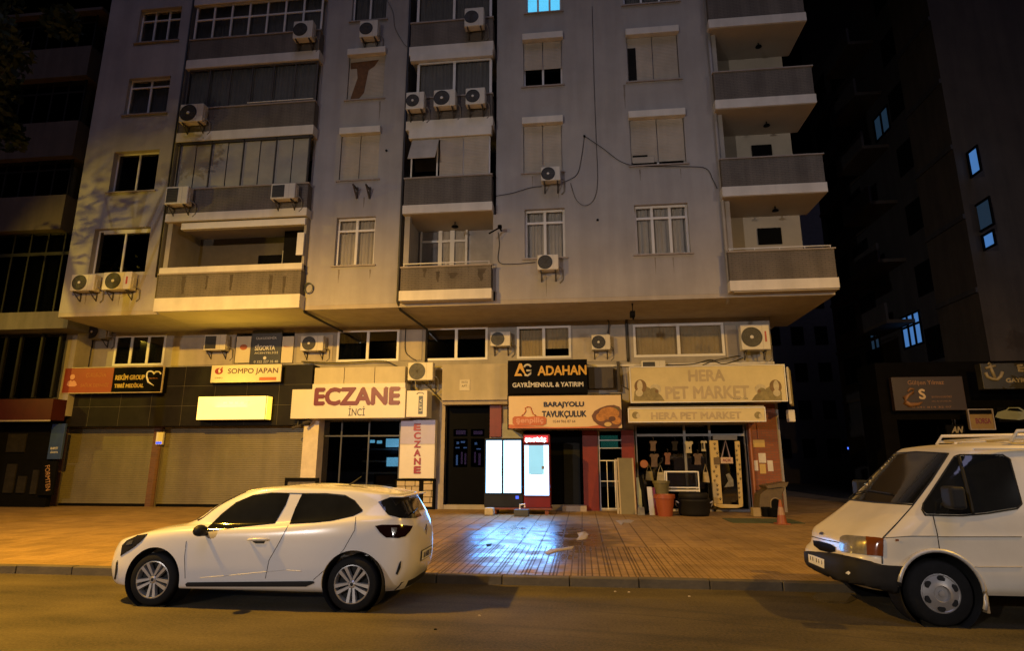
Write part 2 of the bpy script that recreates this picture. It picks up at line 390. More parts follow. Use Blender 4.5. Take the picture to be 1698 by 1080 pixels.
    dx = M('DIVIDE', M('SUBTRACT', X, -1.1), 1.9); dy = M('DIVIDE', M('SUBTRACT', Yc, 13.6), 4.6)
    dist = M('SQRT', M('ADD', M('MULTIPLY', dx, dx), M('MULTIPLY', dy, dy)))
    wet = M('SUBTRACT', 1.25, M('ADD', dist, M('MULTIPLY', M('SUBTRACT', mid, .5), 1.3)))
    wetm = node(nt, 'ShaderNodeMapRange', interpolation_type='SMOOTHSTEP'); wetm.inputs['From Min'].default_value = .05; wetm.inputs['From Max'].default_value = .55; L.new(wet, wetm.inputs['Value']); wetm = wetm.outputs[0]
    dirt = node(nt, 'ShaderNodeMapRange'); dirt.inputs['From Min'].default_value = -.75; dirt.inputs['From Max'].default_value = .5; L.new(wet, dirt.inputs['Value']); dirt = dirt.outputs[0]
    r = node(nt, 'ShaderNodeValToRGB'); r.color_ramp.elements[0].position = .3; r.color_ramp.elements[1].position = .75
    r.color_ramp.elements[0].color = (.20, .13, .052, 1); r.color_ramp.elements[1].color = (.34, .225, .088, 1)
    L.new(M('ADD', M('MULTIPLY', big, .6), M('MULTIPLY', fine, .4)), r.inputs['Fac'])
    cb = node(nt, 'ShaderNodeCombineXYZ'); L.new(M('FLOOR', M('ADD', M('DIVIDE', M('ADD', X, .05), .42), .5)), cb.inputs[0]); L.new(M('FLOOR', M('ADD', M('DIVIDE', Yc, .42), .5)), cb.inputs[1])
    wnz = node(nt, 'ShaderNodeTexWhiteNoise'); L.new(cb.outputs[0], wnz.inputs['Vector'])
    tv = M('MULTIPLY_ADD', wnz.outputs['Value'], .30, .80); tvr = node(nt, 'ShaderNodeMix', data_type='RGBA', blend_type='MULTIPLY'); tvr.inputs['Factor'].default_value = 1
    L.new(r.outputs[0], tvr.inputs[6]); L.new(tv, tvr.inputs[7])
    mx = node(nt, 'ShaderNodeMix', data_type='RGBA'); L.new(M('MULTIPLY', gr, M('MULTIPLY_ADD', dirt, .85, .05)), mx.inputs['Factor']); L.new(tvr.outputs[2], mx.inputs[6]); mx.inputs[7].default_value = (.022, .016, .012, 1)
    mw = node(nt, 'ShaderNodeMix', data_type='RGBA'); L.new(M('MULTIPLY', wetm, .78), mw.inputs['Factor']); L.new(mx.outputs[2], mw.inputs[6]); mw.inputs[7].default_value = (.06, .045, .035, 1)
    L.new(mw.outputs[2], b.inputs['Base Color'])
    ro = M('SUBTRACT', .74, M('MULTIPLY', wetm, M('MULTIPLY_ADD', mid, .9, .02))); ro = M('ADD', ro, M('MULTIPLY', gr, .15)); L.new(ro, b.inputs['Roughness'])
    L.new(M('SUBTRACT', .34, M('MULTIPLY', gr, .25)), b.inputs['Specular IOR Level'])
    bp = node(nt, 'ShaderNodeBump'); bp.inputs['Strength'].default_value = 1.0; bp.inputs['Distance'].default_value = .006
    L.new(M('ADD', M('MULTIPLY', gr, -1.0), M('MULTIPLY', M('ADD', fine, M('MULTIPLY', mid, 1.5)), .5)), bp.inputs['Height']); L.new(bp.outputs[0], b.inputs['Normal'])
    return m, p
ASPH, PAVE = ground_mats()
tag(MB().add([(-150, -60, 0), (150, -60, 0), (150, 300, 0), (-150, 300, 0)], [(0, 1, 2, 3)]).build('road', ASPH), kind='structure')
XR = 15.9
pv = MB().box(-60, 11.5, YK + .16, 40, -.2, .12); pv.build('pavement', PAVE)['kind'] = 'structure'
KERB = pm('kerb_stone', (.085, .07, .045), .8, var=.35, scale=3, bump=.5, bscale=25)
kb = MB(); x = -60.0
while x < 11.4:
    ln = min(.98, 11.5 - x); j = R.uniform(-.004, .004); kb.box(x, x + ln - .012, YK + j, YK + .158, -.1, .123 + j); x += ln
tag(kb.build('kerb', KERB, bevel=.012), kind='structure')
tag(MB().box(-60, 60, YK + 0, YK + .155, -.1, -.01).build('kerb_bed', KERB), kind='structure')

# ============================================================ MAIN APARTMENT BUILDING
YU, YB, YG = 18.75, 18.38, 21.5
TOP = 20.2
bld = empty('apartment_building', (-5, YU, 0), 'grey rendered apartment block with balcony stacks above a row of shops', 'building')
XL, XA, XB, XC, XD, XE = -18.26, F(265, 430, YU)[0], F(505, 430, YU)[0], F(662, 400, YU)[0], F(822, 400, YU)[0], F(1206, 400, YU)[0]
XRB = 7.80            # end of the right balconies
XBW = 7.55            # end of the back wall behind them
ZS = 6.86             # soffit height
def rw(x0, y0, x1, y1, Y=YU): return rect(x0, y0, x1, y1, Y)
# openings of the flat wall: name -> (rect, options)
HOL = []
def hole(x0, y0, x1, y1):
    r = list(rw(x0, y0, x1, y1)); r[3] = min(r[3], TOP); HOL.append(tuple(r)); return tuple(r)
hA1, hA2, hA3, hA4 = hole(152, 378, 245, 452), hole(185, 250, 260, 317), hole(210, 128, 279, 188), hole(230, 13, 298, 68)
hB1, hB2, hB3, hB4 = hole(556, 360, 621, 440), hole(564, 222, 628, 298), hole(577, 91, 637, 164), hole(585, -38, 642, 33)
hC1, hC2, hC3, hC4 = hole(870, 346, 937, 428), hole(868, 205, 932, 286), hole(868, 66, 932, 142), hole(872, -60, 930, 20)
hD1, hD2, hD3, hD4 = hole(1053, 338, 1143, 421), hole(1045, 194, 1136, 273), hole(1040, 57, 1125, 133), hole(1032, -70, 1122, 5)
mb = MB()
wall(mb, XL, XA, ZS, TOP, [hA1, hA2, hA3, hA4], YU, YU + .22)
wall(mb, XB, XC, ZS, TOP, [hB1, hB2, hB3, hB4], YU, YU + .22)
wall(mb, XD, XE, ZS, TOP, [hC1, hC2, hC3, hC4, hD1, hD2, hD3, hD4], YU, YU + .22)
for xx in (XA, XB, XC, XD, XE): mb.add([(xx, YU, ZS), (xx, YU + 1.5, ZS), (xx, YU + 1.5, TOP), (xx, YU, TOP)], [(0, 1, 2, 3)])
mb.add([(XL, YU, ZS), (XL, YU + 12, ZS), (XL, YU + 12, TOP), (XL, YU, TOP)], [(0, 1, 2, 3)])
mb.build('wall', WALL, bld)
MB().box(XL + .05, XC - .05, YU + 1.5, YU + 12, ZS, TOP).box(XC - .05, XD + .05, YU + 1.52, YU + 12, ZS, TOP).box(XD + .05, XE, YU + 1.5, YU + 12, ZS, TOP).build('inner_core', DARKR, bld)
# loggia back wall behind the right balconies
MB().box(XE, XBW, 20.2, YU + 12, ZS, TOP).build('loggia_back_wall', CEIL, bld)
# soffit of the overhang
MB().box(XL, XE, YU + .002, YG + .3, ZS - .14, ZS - .002).build('soffit', pm('soffit_paint', (.42, .37, .31), .85, var=.15, scale=.8, streak=.1), bld)

# windows of the flat wall
LIT = emit('lit_curtain', (.10, .55, .9), 1.6, (.1, .2, .3))
def win(h, **k): return window(bld, h, YU, **k)
w = win(hA1, cols=2, pane=GLD, sill=False, depth=.20, lab='dark wide window above two air conditioners'); B('shutter_box', TRIM, w, hA1[0] + .25, hA1[1] - .05, YU + .14, YU + .195, hA1[3] - .16, hA1[3] - .02)
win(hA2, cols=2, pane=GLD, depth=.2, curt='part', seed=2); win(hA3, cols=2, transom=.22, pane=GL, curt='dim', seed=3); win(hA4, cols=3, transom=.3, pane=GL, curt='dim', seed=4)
win(hB1, cols=2, transom=.26, frame=.075, curt='full', seed=5, lab='white two-leaf window with net curtains')
def closed(h, lab=None, box=True, drop=1.0, stain=False, mat=SHUT, split=True):
    w = win(h, cols=2 if split else 1, pane=GLD, lab=lab)
    x0, x1, z0, z1 = h; zb = z1 - (z1 - z0) * drop
    xm = (x0 + x1) / 2
    if split: shutter(x0 + .02, xm - .012, zb, z1, YU + .07, mat, w); shutter(xm + .012, x1 - .02, zb, z1, YU + .075, mat, w)
    else: shutter(x0 + .02, x1 - .02, zb, z1, YU + .07, mat, w)
    if box: B('shutter_box', WHITE, w, x0 - .03, x1 + .05, YU - .16, YU + .06, z1 - .05, z1 + .2, bevel=.01)
    if stain:
        MB().prism([(x0 + .05, z1 - .25), (x1 - .25, z1 - .2), (x1 - .4, z1 - .45), (x0 + .75, z1 - .6), (x0 + .62, z0 + .3), (x0 + .42, z0 + .02), (x0 + .12, z0 + .05), (x0 + .35, z1 - .9), (x0 + .3, z1 - .5), (x0 + .06, z1 - .5)], YU + .045, YU + .055).build('rust_stain', RUST, w)
    return w
closed(hB2, 'window with closed beige shutters and a shutter box')
closed(hB3, 'window with a torn rust-stained shutter', stain=True, drop=.97, split=False)
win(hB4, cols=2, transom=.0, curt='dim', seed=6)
win(hC1, cols=2, transom=.26, frame=.075, curt='full', seed=8, lab='white two-leaf window behind an air conditioner')
closed(hC2, 'window with closed shutters above an air conditioner'); closed(hC3, 'window with half lowered shutter', drop=.62)
w = win(hC4, cols=3, lab='lit blue window with three panes')
lw = B('lit_curtain', LIT, w, hC4[0] + .05, hC4[1] - .05, YU + .3, YU + .32, hC4[2], hC4[3])
win(hD1, cols=3, transom=.25, frame=.075, curt='full', seed=9, lab='white three-leaf window with net curtains')
w = closed(hD2, 'window with closed shutters, one slat loose', drop=.92)
MB().box(hD2[0] + .06, hD2[0] + .75, YU + .02, YU + .05, hD2[2] + .1, hD2[2] + .3).build('loose_slat', SHUT, w); MB().box(hD2[0] + .06, hD2[0] + .55, YU + .05, YU + .062, hD2[2] + .34, hD2[2] + .40).build('gap', BLACK, w)
w = closed(hD3, 'window with shutter left of an open grey leaf'); MB().box(hD3[0] + .03, hD3[0] + .3, YU + .04, YU + .062, hD3[2] + .02, hD3[3] - .45).build('open_leaf', DARKR, w)
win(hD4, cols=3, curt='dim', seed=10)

# balcony stacks --------------------------------------------------
def balcony(x0, x1, zb, zsb, zpt, yb=YB, yback=YU + 1.5, rail=None, cap=True, lab=None, side=True):
    """zb bottom of white band, zsb its top, zpt top of the parapet"""
    s = MB().box(x0, x1, yb, yback, zb, zsb).build('balcony', WHITE, bld)
    if lab: s['label'] = lab
    p = MB().box(x0 + .03, x1 - .03, yb + .03, yb + .15, zsb - .002, zpt)
    if side: p.box(x0 + .03, x0 + .15, yb + .15, YU + .3, zsb - .002, zpt); p.box(x1 - .15, x1 - .03, yb + .15, YU + .3, zsb - .002, zpt)
    p.build('parapet', PARA, s)
    B('coping', SILL, s, x0 + .0, x1 - .0, yb + .0, yb + .18, zpt - .001, zpt + .05)
    B('underside', CEIL, s, x0 + .03, x1 - .03, yb + .05, yback, zb - .012, zb + .01)
    if rail is not None:
        r = MB(); zt = zpt + rail
        r.tube([(x0 + .08, yb + .09, zt), (x1 - .08, yb + .09, zt)], .022); n = max(2, int((x1 - x0) / 1.2))
        for k in range(n + 1): xx = x0 + .1 + (x1 - x0 - .2) * k / n; r.tube([(xx, yb + .09, zpt), (xx, yb + .09, zt)], .014)
        r.build('railing', TRIM, s, smooth=True)
    return s
def z_at(px, py, Y=YB): return F(px, py, Y)[1]
def x_at(px, py, Y=YB): return F(px, py, Y)[0]
zz = [(6.84, 7.17), (9.86, 10.16), (12.96, 13.30), (15.92, 16.27), (18.9, 19.2)]     # white bands by floor
pt = [z_at(740, 442), z_at(740, 293), z_at(740, 160), z_at(740, 34)]                 # parapet tops
# left stack
LX0, LX1 = F(256, 497, YB)[0], F(498, 480, YB)[0]
zl = [(6.72, z_at(380, 491)), (z_at(400, 362), z_at(400, 349)), (z_at(400, 229), z_at(400, 214)), (z_at(420, 105), z_at(420, 91)), (18.85, 19.15)]
ptl = [z_at(380, 452), z_at(390, 310), z_at(405, 175), z_at(420, 58)]
LS = []
for i in range(4):
    LS.append(balcony(LX0, LX1, zl[i][0], zl[i][1], ptl[i], lab=['lowest wide balcony with stained parapet', 'wide balcony below pale curtained glazing', 'wide balcony with dark glazing', 'topmost wide balcony with white glazing bars'][i]))
balcony(LX0, LX1, 18.85, 19.15, 20.1)
# first floor: open loggia with a white parapet rail, shade box, inner door
s = LS[0]; zc = zl[1][0]
B('upper_rail', WHITE, s, LX0 + .02, LX1 - .02, YB + .02, YB + .16, ptl[0] + .05, ptl[0] + .26)
B('awning_box', TRIM, s, LX0 + .6, LX1 - .05, YB + .05, YB + .25, zc - .30, zc - .06, bevel=.01)
B('side_post', WALL2, s, LX0 + .03, LX0 + .20, YB + .16, YU + 1.5, ptl[0] + .26, zc)
B('side_post', WALL2, s, LX1 - .12, LX1 - .03, YB + .16, YU + .3, ptl[0] + .26, zc)
B('white_panel', TRIM, s, LX1 - .28, LX1 - .04, YB + .04, YB + .10, ptl[0] + .55, ptl[0] + 1.35)
B('back_wall', pm('brown_loggia_paint', (.13, .11, .085), .85, var=.15), s, LX0 + .2, LX1 - .1, YU + 1.40, YU + 1.49, zl[0][1], zc)  # back wall brown darkened to carry the loggia's shade in its colour
B('balcony_door', BLACK, s, LX0 + 2.6, LX0 + 5.2, YU + 1.36, YU + 1.395, zl[0][1], zc - .75)
B('door_frame', TRIM, s, LX0 + 3.55, LX0 + 3.65, YU + 1.33, YU + 1.358, zl[0][1], zc - .6)
B('inner_wall', DARKR, s, LX1 - 1.4, LX1 - .12, YU + .9, YU + 1.35, zl[0][1], zc)
def glaze(s, x0, x1, z0, z1, y, n, bar=.04, top=0, curt=None, pane=GL, seed=0, mat=TRIM, tr=None):
    m = MB(); m.box(x0, x1, y, y + .05, z0, z0 + .05); m.box(x0, x1, y, y + .05, z1 - .06, z1)
    for k in range(n + 1):
        xx = x0 + (x1 - x0) * k / n; m.box(xx - bar / 2, xx + bar / 2, y - .003, y + .05, z0 + .05, z1 - .06)
    if tr: zt = z1 - (z1 - z0) * tr; m.box(x0, x1, y - .002, y + .048, zt - .03, zt + .03)
    m.build('glazing_frame', mat, s)
    B('pane', pane, s, x0 + .02, x1 - .02, y + .02, y + .026, z0 + .05, z1 - .06)
    if curt: curtain(x0 + .03, x1 - .03, z0, z1, y + .14, curt, s, seed=seed, amp=.025)
# second floor: pale panels
s = LS[1]; z0, z1 = ptl[1] + .05, zl[2][0]
m = MB(); n = 8
for k in range(n):
    a = LX0 + .18 + (LX1 - LX0 - .3) * k / n; b_ = LX0 + .18 + (LX1 - LX0 - .3) * (k + 1) / n
    m.box(a + .012, b_ - .012, YB + .07 + (.02 if k % 2 else 0), YB + .09 + (.02 if k % 2 else 0), z0 + .04, z1 - .12)
m.build('pull_down_blind', pm('pale_green_blind', (.36, .34, .28), .7, var=.15, scale=2), s)
m = MB()
for k in range(0, n + 1, 2):
    a = LX0 + .18 + (LX1 - LX0 - .3) * k / n; m.box(a - .02, a + .02, YB + .03, YB + .12, z0, z1)
m.box(LX0 + .03, LX1 - .03, YB + .03, YB + .14, z1 - .1, z1); m.build('glazing_frame', pm('dark_bronze_frame', (.05, .045, .04), .5), s)
B('return_wall', WALL2, s, LX0 + .04, LX0 + .15, YB + .16, YU + 1.4, z0, z1)
# third floor: dark glazing with a plant and clothes rail
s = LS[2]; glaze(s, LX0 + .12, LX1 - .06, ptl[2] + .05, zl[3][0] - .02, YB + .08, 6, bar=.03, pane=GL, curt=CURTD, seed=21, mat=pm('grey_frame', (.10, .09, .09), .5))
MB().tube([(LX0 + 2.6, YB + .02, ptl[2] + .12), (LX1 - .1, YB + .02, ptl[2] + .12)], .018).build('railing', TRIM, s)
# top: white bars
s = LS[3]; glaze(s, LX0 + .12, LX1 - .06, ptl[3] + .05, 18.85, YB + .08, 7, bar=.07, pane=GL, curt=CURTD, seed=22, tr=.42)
# centre stack
CX0, CX1 = F(662, 470, YB)[0], F(815, 470, YB)[0]
CS = [balcony(CX0, CX1, zz[i][0], zz[i][1], pt[i], rail=.16 if i == 0 else None,
      lab=['open loggia balcony with white railing and stained parapet', 'balcony below a tilted beige shutter', 'balcony carrying three air conditioners', 'upper balcony carrying one air conditioner'][i]) for i in range(4)]
balcony(CX0, CX1, 18.9, 19.2, 20.1)
s = CS[0]; zc = zz[1][0] - .01
B('side_wall', WALL2, s, CX0 + .04, CX0 + .22, YB + .2, YU + .05, zz[0][1], zc)
bx0, bx1 = CX0 + .25, CX1 - .03
B('return_wall', WALL2, s, CX0 + .06, CX0 + .12, YU + .06, YU + 1.45, zz[0][1], zc)
B('return_wall', WALL, s, CX1 - .02, CX1 + .3, YU + .02, YU + 1.45, zz[0][1], zc)
B('back_wall', pm('bluish_plaster', (.42, .40, .40), .85), s, CX0, CX1 + .1, YU + 1.36, YU + 1.48, zz[0][1], zc)
yb_ = YU + 1.25
d0, d1, dt = F(697, 400, yb_)[0], F(775, 400, yb_)[0], F(735, 375, yb_)[1]
m = MB(); zb0 = zz[0][1]
def fr(a, b, c, d, t=.06): m.box(a, b, yb_, yb_ + .06, c, c + t); m.box(a, b, yb_, yb_ + .06, d - t, d); m.box(a, a + t, yb_ - .002, yb_ + .062, c, d); m.box(b - t, b, yb_ - .002, yb_ + .062, c, d)
wd = d1 - d0; fr(d0, d0 + wd * .42, zb0 + .9, dt); fr(d0 + wd * .42, d0 + wd * .68, zb0, dt, .08); fr(d0 + wd * .68, d1, zb0 + .5, dt, .08); m.box(d0, d1, yb_ - .004, yb_ + .05, dt - .62, dt - .54)
dr = m.build('balcony_door', TRIM, s); B('pane', GL, s, d0, d1, yb_ + .03, yb_ + .036, zb0, dt); curtain(d0 + wd * .42, d1, zb0, dt, yb_ + .09, CURT, s, seed=31, amp=.01)
m = MB().lathe([(.02, .0), (.02, -.10), (.07, -.12), (.13, -.17), (.12, -.19), (0, -.19)], ((CX0 + CX1) / 2 + .1, YU + .5, zc), n=20); m.build('ceiling_lamp', BLACK, s, smooth=True)
s = CS[1]; z0, z1 = pt[1] + .05, zz[2][0]
glaze(s, CX0 + .22, CX1 - .12, z0, z1 - .32, YB + .10, 3, bar=.05, pane=GLD)
shutter(CX0 + 1.22, CX0 + 2.02, z0 + .02, z1 - .36, YB + .07, SHUT, s); shutter(CX0 + 2.05, CX1 - .14, z0 + .02, z1 - .36, YB + .07, SHUT, s)
B('shutter_box', WHITE, s, CX0 + .12, CX1 - .04, YB - .02, YB + .16, z1 - .34, z1, bevel=.01)
m = MB(); xa, xb = CX0 + .24, CX0 + 1.18; m.add([(xa, YB + .05, z1 - .36), (xb, YB + .05, z1 - .36), (xb - .02, YB - .38, z1 - 1.28), (xa - .02, YB - .38, z1 - 1.28)], [(0, 1, 2, 3)])
o = m.build('tilted_shutter', SHUT, s); so = o.modifiers.new('s', 'SOLIDIFY'); so.thickness = .02
s = CS[2]; z0, z1 = pt[2] + .05, zz[3][0]
glaze(s, CX0 + .35, CX1 - .10, z0, z1 - .28, YB + .09, 2, bar=.09, pane=GL, curt=CURTD, seed=33); B('shutter_box', WHITE, s, CX0 + .06, CX1 - .02, YB - .04, YB + .16, z1 - .26, z1, bevel=.01)
s = CS[3]; glaze(s, CX0 + .25, CX1 - .12, pt[3] + .05, 18.9, YB + .09, 2, bar=.09, pane=GL, curt=CURTD, seed=34)
# right stack, wrapping the corner
RX0 = F(1208, 440, YB)[0]; RY2 = 20.25
zr = [(6.84, 7.16), (9.95, 10.27), (13.05, 13.37), (16.12, 16.44)]
ptr = [z_at(1300, 415), z_at(1290, 259), z_at(1270, 114), z_at(1250, -30)]
for i in range(4):
    yb2 = 23.2 if i == 0 else 20.2
    s = MB().box(RX0, XRB, YB, 20.2, *zr[i]).build('balcony', WHITE, bld); s['label'] = ['lowest corner balcony with white railing', 'corner balcony second above the shops', 'third corner balcony', 'uppermost corner balcony'][i]
    MB().box(RX0 + .03, XRB - .03, YB + .03, YB + .15, zr[i][1] - .002, ptr[i]).box(XRB - .15, XRB - .03, YB + .15, 20.2, zr[i][1] - .002, ptr[i]).box(RX0 + .03, RX0 + .13, YB + .15, YU + .4, zr[i][1], ptr[i]).build('parapet', PARA, s)
    B('coping', SILL, s, RX0, XRB + .02, YB, YB + .18, ptr[i], ptr[i] + .04); B('underside', CEIL, s, RX0 + .03, XRB - .03, YB + .05, 20.2, zr[i][0] - .012, zr[i][0] + .01)
    top = zr[i + 1][0] - .012 if i < 3 else TOP
    B('corner_pillar', WALL2, s, RX0 + .03, RX0 + .28, YU + .0, YU + .35, zr[i][1], top); B('inner_wall', WALL2, s, XE - .0, XE + .06, YU + .05, 20.2, zr[i][1], top)
    if i == 0:
        r = MB(); zt = ptr[0] + .13; r.tube([(RX0 + .05, YB + .09, zt), (XRB - .09, YB + .09, zt), (XRB - .09, 20.1, zt)], .022)
        for k in range(5): xx = RX0 + .1 + (XRB - RX0 - .2) * k / 4; r.tube([(xx, YB + .09, ptr[0]), (xx, YB + .09, zt)], .014)
        r.build('railing', TRIM, s, smooth=True)
    m = MB().lathe([(.02, .0), (.02, -.08), (.09, -.12), (.11, -.16), (0, -.17)], (6.5, YU + .6, top), n=16); m.build('ceiling_lamp', BLACK, s, smooth=True)
for (a, b, c, d) in ((1257, 378, 1296, 405), (1247, 240, 1280, 260)):
    r = rect(a, b, c, d, 20.15); B('loggia_window', BLACK, bld, r[0], r[1], 20.14, 20.19, r[2], r[3])
# deep corner soffit over the pavement at the right
MB().box(XE + .002, XRB - .002, YB + .06, YU, ZS - .06, ZS - .022).box(XE + .002, XRB - .002, YU, 23.2, ZS - .14, ZS - .024).build('soffit', MATS['soffit_paint'], bld)

# rain and rust stains below sills and on the parapets
STW = pm('rain_stain', (.235, .20, .165), .9, var=.2, scale=5); STP = pm('parapet_stain', (.075, .06, .045), .85, var=.4, scale=4)
def stain(px, Y, mat, taper=.4):
    r = rect(*px, Y); w_ = r[1] - r[0]; n = 7; rr = random.Random(int(px[0])); L_ = []; Rr = []
    for k in range(n + 1):
        u = k / n; z = r[3] + (r[2] - r[3]) * u; ww = w_ / 2 * (1 - u * (1 - taper)) * rr.uniform(.7, 1.1); xm = (r[0] + r[1]) / 2 + rr.uniform(-.1, .1) * w_; L_.append((xm - ww, z)); Rr.append((xm + ww, z))
    MB().prism(L_ + Rr[::-1], Y - .002, Y + .004).build('stain', mat, bld)
for q in ((1086, 427, 1088, 455), (1116, 427, 1118, 452), (560, 447, 563, 470), (612, 447, 615, 462), (905, 458, 907, 492), (882, 292, 884, 312), (925, 304, 928, 330), (1060, 281, 1063, 300), (602, 327, 605, 345), (1128, 280, 1130, 296), (140, 486, 144, 505), (196, 484, 199, 508), (1034, 140, 1038, 180), (628, 168, 631, 200)): stain(q, YU, STW, .15)
for q in ((790, 446, 806, 466), (722, 450, 730, 468), (742, 452, 760, 462), (700, 446, 708, 460)): stain(q, YB + .03, STP, .3)
for q in ((445, 456, 452, 487), (468, 458, 474, 486), (300, 458, 308, 488), (340, 457, 345, 480), (380, 455, 386, 482)): stain(q, YB + .03, STP, .6)
# drain pipes and seams
def pipe(pts, r=.05, mat=PIPE, name='drain_pipe'): return MB().tube(pts, r, 10).build(name, mat, bld, smooth=True)
pipe([(XE - .07, YU - .07, TOP), (XE - .07, YU - .07, ZS + .1), (XE - .07, YU + .3, ZS - .25)], .055)
pipe([(XC + .05, YU - .06, TOP), (XC + .05, YU - .06, ZS + .05), (XC + .1, YU + .1, ZS - .2), (XC + .35, YG - .08, ZS - .32), (XC + .35, YG - .08, 5.2)], .045, CABLE)
pipe([(XB + .05, YU - .06, 10.2), (XB + .05, YU - .06, ZS + .05), (XB + .1, YU + .1, ZS - .2), (XB + .4, YG - .08, ZS - .32)], .04, CABLE)
pipe([(XA - .02, YU - .05, TOP), (XA - .02, YU - .05, ZS + 1.2)], .03, CABLE)

# ============================================================ LOWER STOREYS
low = bld
GX0, GX1 = F(104, 610, YG)[0], F(1292, 700, YG)[0]
ZM = 5.45        # foot of the mezzanine windows band
mh = [rect(*q, YG) for q in ((190, 556, 274, 607), (390, 552, 487, 603), (559, 547, 662, 600), (705, 543, 809, 598), (857, 541, 947, 595), (1050, 537, 1201, 592))]
mb = MB(); wall(mb, GX0, GX1, 0.0, ZS - .14, mh + [rect(108, 712, 252, 838, YG), rect(268, 712, 502, 838, YG), rect(527, 697, 662, 838, YG), rect(737, 670, 812, 838, YG), rect(868, 714, 970, 838, YG), rect(993, 715, 1033, 845, YG), rect(1056, 705, 1240, 845, YG)], YG, YG + .3)
mb.add([(GX1, YG, 0), (GX1, YG + 10, 0), (GX1, YG + 10, ZS), (GX1, YG, ZS)], [(0, 1, 2, 3)]).add([(GX0, YG, 0), (GX0, YG + 10, 0), (GX0, YG + 10, ZS), (GX0, YG, ZS)], [(0, 1, 2, 3)])
mb.build('street_level_wall', WALL2, bld)
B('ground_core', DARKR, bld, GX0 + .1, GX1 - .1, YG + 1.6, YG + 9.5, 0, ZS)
mo = dict(depth=-.03, sill=False, frame=.09)
def mwin(i, **k): return window(bld, mh[i], YG, **mo, **k)
mwin(0, cols=3, curt='beige', pane=GLD, seed=41, lab='narrow three-pane window above the red and black sign')
w = mwin(2, cols=2, pane=GLD, lab='dark two-pane window above the pharmacy', curt='part', seed=42)
w = mwin(3, cols=2, pane=GLD, lab='dark two-pane window with blind above the entrance'); r = mh[3]
for a, b_ in ((.1, .45), (.56, .95)): B('blind', CURT, w, r[0] + (r[1] - r[0]) * a, r[0] + (r[1] - r[0]) * b_, YG + .1, YG + .12, r[3] - .42, r[3] - .3)
w = mwin(4, cols=2, pane=GL, lab='two-pane window with beige blinds above the black sign'); r = mh[4]; xm = (r[0] + r[1]) / 2
curtain(r[0], xm, r[2], r[3] - .12, YG + .12, CURTY, w, name='blind', amp=.01); curtain(xm, r[1], r[2] + .38, r[3], YG + .12, CURTY, w, name='blind', amp=.01)
w = mwin(5, cols=2, pane=GL, curt='beige', seed=44, lab='wide window with beige blinds above the pet shop')
# ledge and rough service band
m = MB().box(GX0 + .3, GX1, YG - .10, YG - .002, 5.02, 5.10); m.build('ledge', WHITE, bld)
for (a, b, c, d) in ((1203, 540, 1222, 596), (666, 547, 700, 598), (950, 545, 1040, 600), (493, 556, 552, 602), (286, 560, 388, 606)):
    r = rect(a, b, c, d, YG); B('render_panel', pm('cream_render', (.50, .44, .36), .8, var=.12, scale=2, streak=.15), bld, r[0], r[1], YG - .03, YG - .003, r[2], r[3])
# left shop front: black cladding, two steel shutters between brick pillars
YF = 20.9
r = rect(101, 608, 516, 707, YF); fx0, fx1, fz0, fz1 = r
m = MB(); nx = 8
for i in range(nx):
    for j in range(3):
        a = fx0 + (fx1 - fx0) * i / nx; b_ = fx0 + (fx1 - fx0) * (i + 1) / nx; c = fz0 + (fz1 - fz0) * j / 3; d = fz0 + (fz1 - fz0) * (j + 1) / 3
        m.box(a + .008, b_ - .008, YF, YG, c + .008, d - .008)
m.build('black_cladding', BLACKP, bld, bevel=.006, seg=1)
B('cladding_core', pm('cladding_joint', (.09, .08, .055), .7), bld, fx0 + .02, fx1 - .02, YF + .012, YG + .1, fz0 + .01, fz1 - .01)
BR = brick('shop_brick', (.13, .055, .03), (.09, .04, .025))
r1, r2 = rect(108, 712, 252, 836, YG), rect(268, 712, 502, 836, YG)
o = shutter(r1[0], r1[1], .22, r1[3] + .1, YG - .06, SHUTS, bld, pitch=.075); o['label'] = 'narrower closed steel shutter at the left'
o = shutter(r2[0], r2[1], .22, r2[3] + .1, YG - .06, SHUTS, bld, pitch=.075); o['label'] = 'wider closed steel shutter behind the white car'
for q in (r1, r2): B('shutter_rail', SHUTS, bld, q[0] - .04, q[0], YG - .12, YG - .0, .12, q[3]); B('shutter_foot', BLACK, bld, q[0], q[1], YG - .05, YG + .05, .12, .22)
for (a, b_) in ((92, 108), (253, 267)):
    q = rect(a, 708, b_, 838, YG); B('brick_pillar', BR, bld, q[0], q[1], YG - .16, YG - .002, .1, fz0 + .02)
q = rect(266, 722, 278, 738, YG); B('lock_box', TRIM, bld, q[0], q[1] - .02, YG - .25, YG - .165, q[2], q[3] + .1); B('lock_light', emit('blue_led', (.03, .12, 1), 1.3, (.05, .05, .1)), bld, q[0] + .02, q[1] - .05, YG - .26, YG - .252, q[2] + .02, q[2] + .1)
# pharmacy front
PH = pm('pharmacy_panel', (.66, .62, .57), .5, var=.06, scale=2, streak=.05)
q = rect(521, 609, 672, 640, YF - .05)
m = MB()
for i in range(3): a = q[0] + (q[1] - q[0]) * i / 3; b_ = q[0] + (q[1] - q[0]) * (i + 1) / 3; m.box(a + .01, b_ - .01, YF - .05, YG, q[2], q[3])
m.build('blank_fascia_panel', pm('aged_cream_panel', (.56, .51, .42), .6, var=.1, scale=2, streak=.08), bld, bevel=.005, seg=1)
q = rect(501, 694, 526, 800, YF + .1); B('white_pillar', pm('pinkish_white', (.62, .55, .50), .6), bld, q[0], q[1], YF + .1, YG, .12, q[3])
q = rect(527, 697, 662, 836, YG); px0, px1, pz1 = q[0], q[1], q[3]
m = MB(); t = .05
for k in (0, .28, .62, 1): xx = px0 + (px1 - px0) * k; m.box(xx - t / 2, xx + t / 2, YG - .05, YG + .02, .12, pz1)
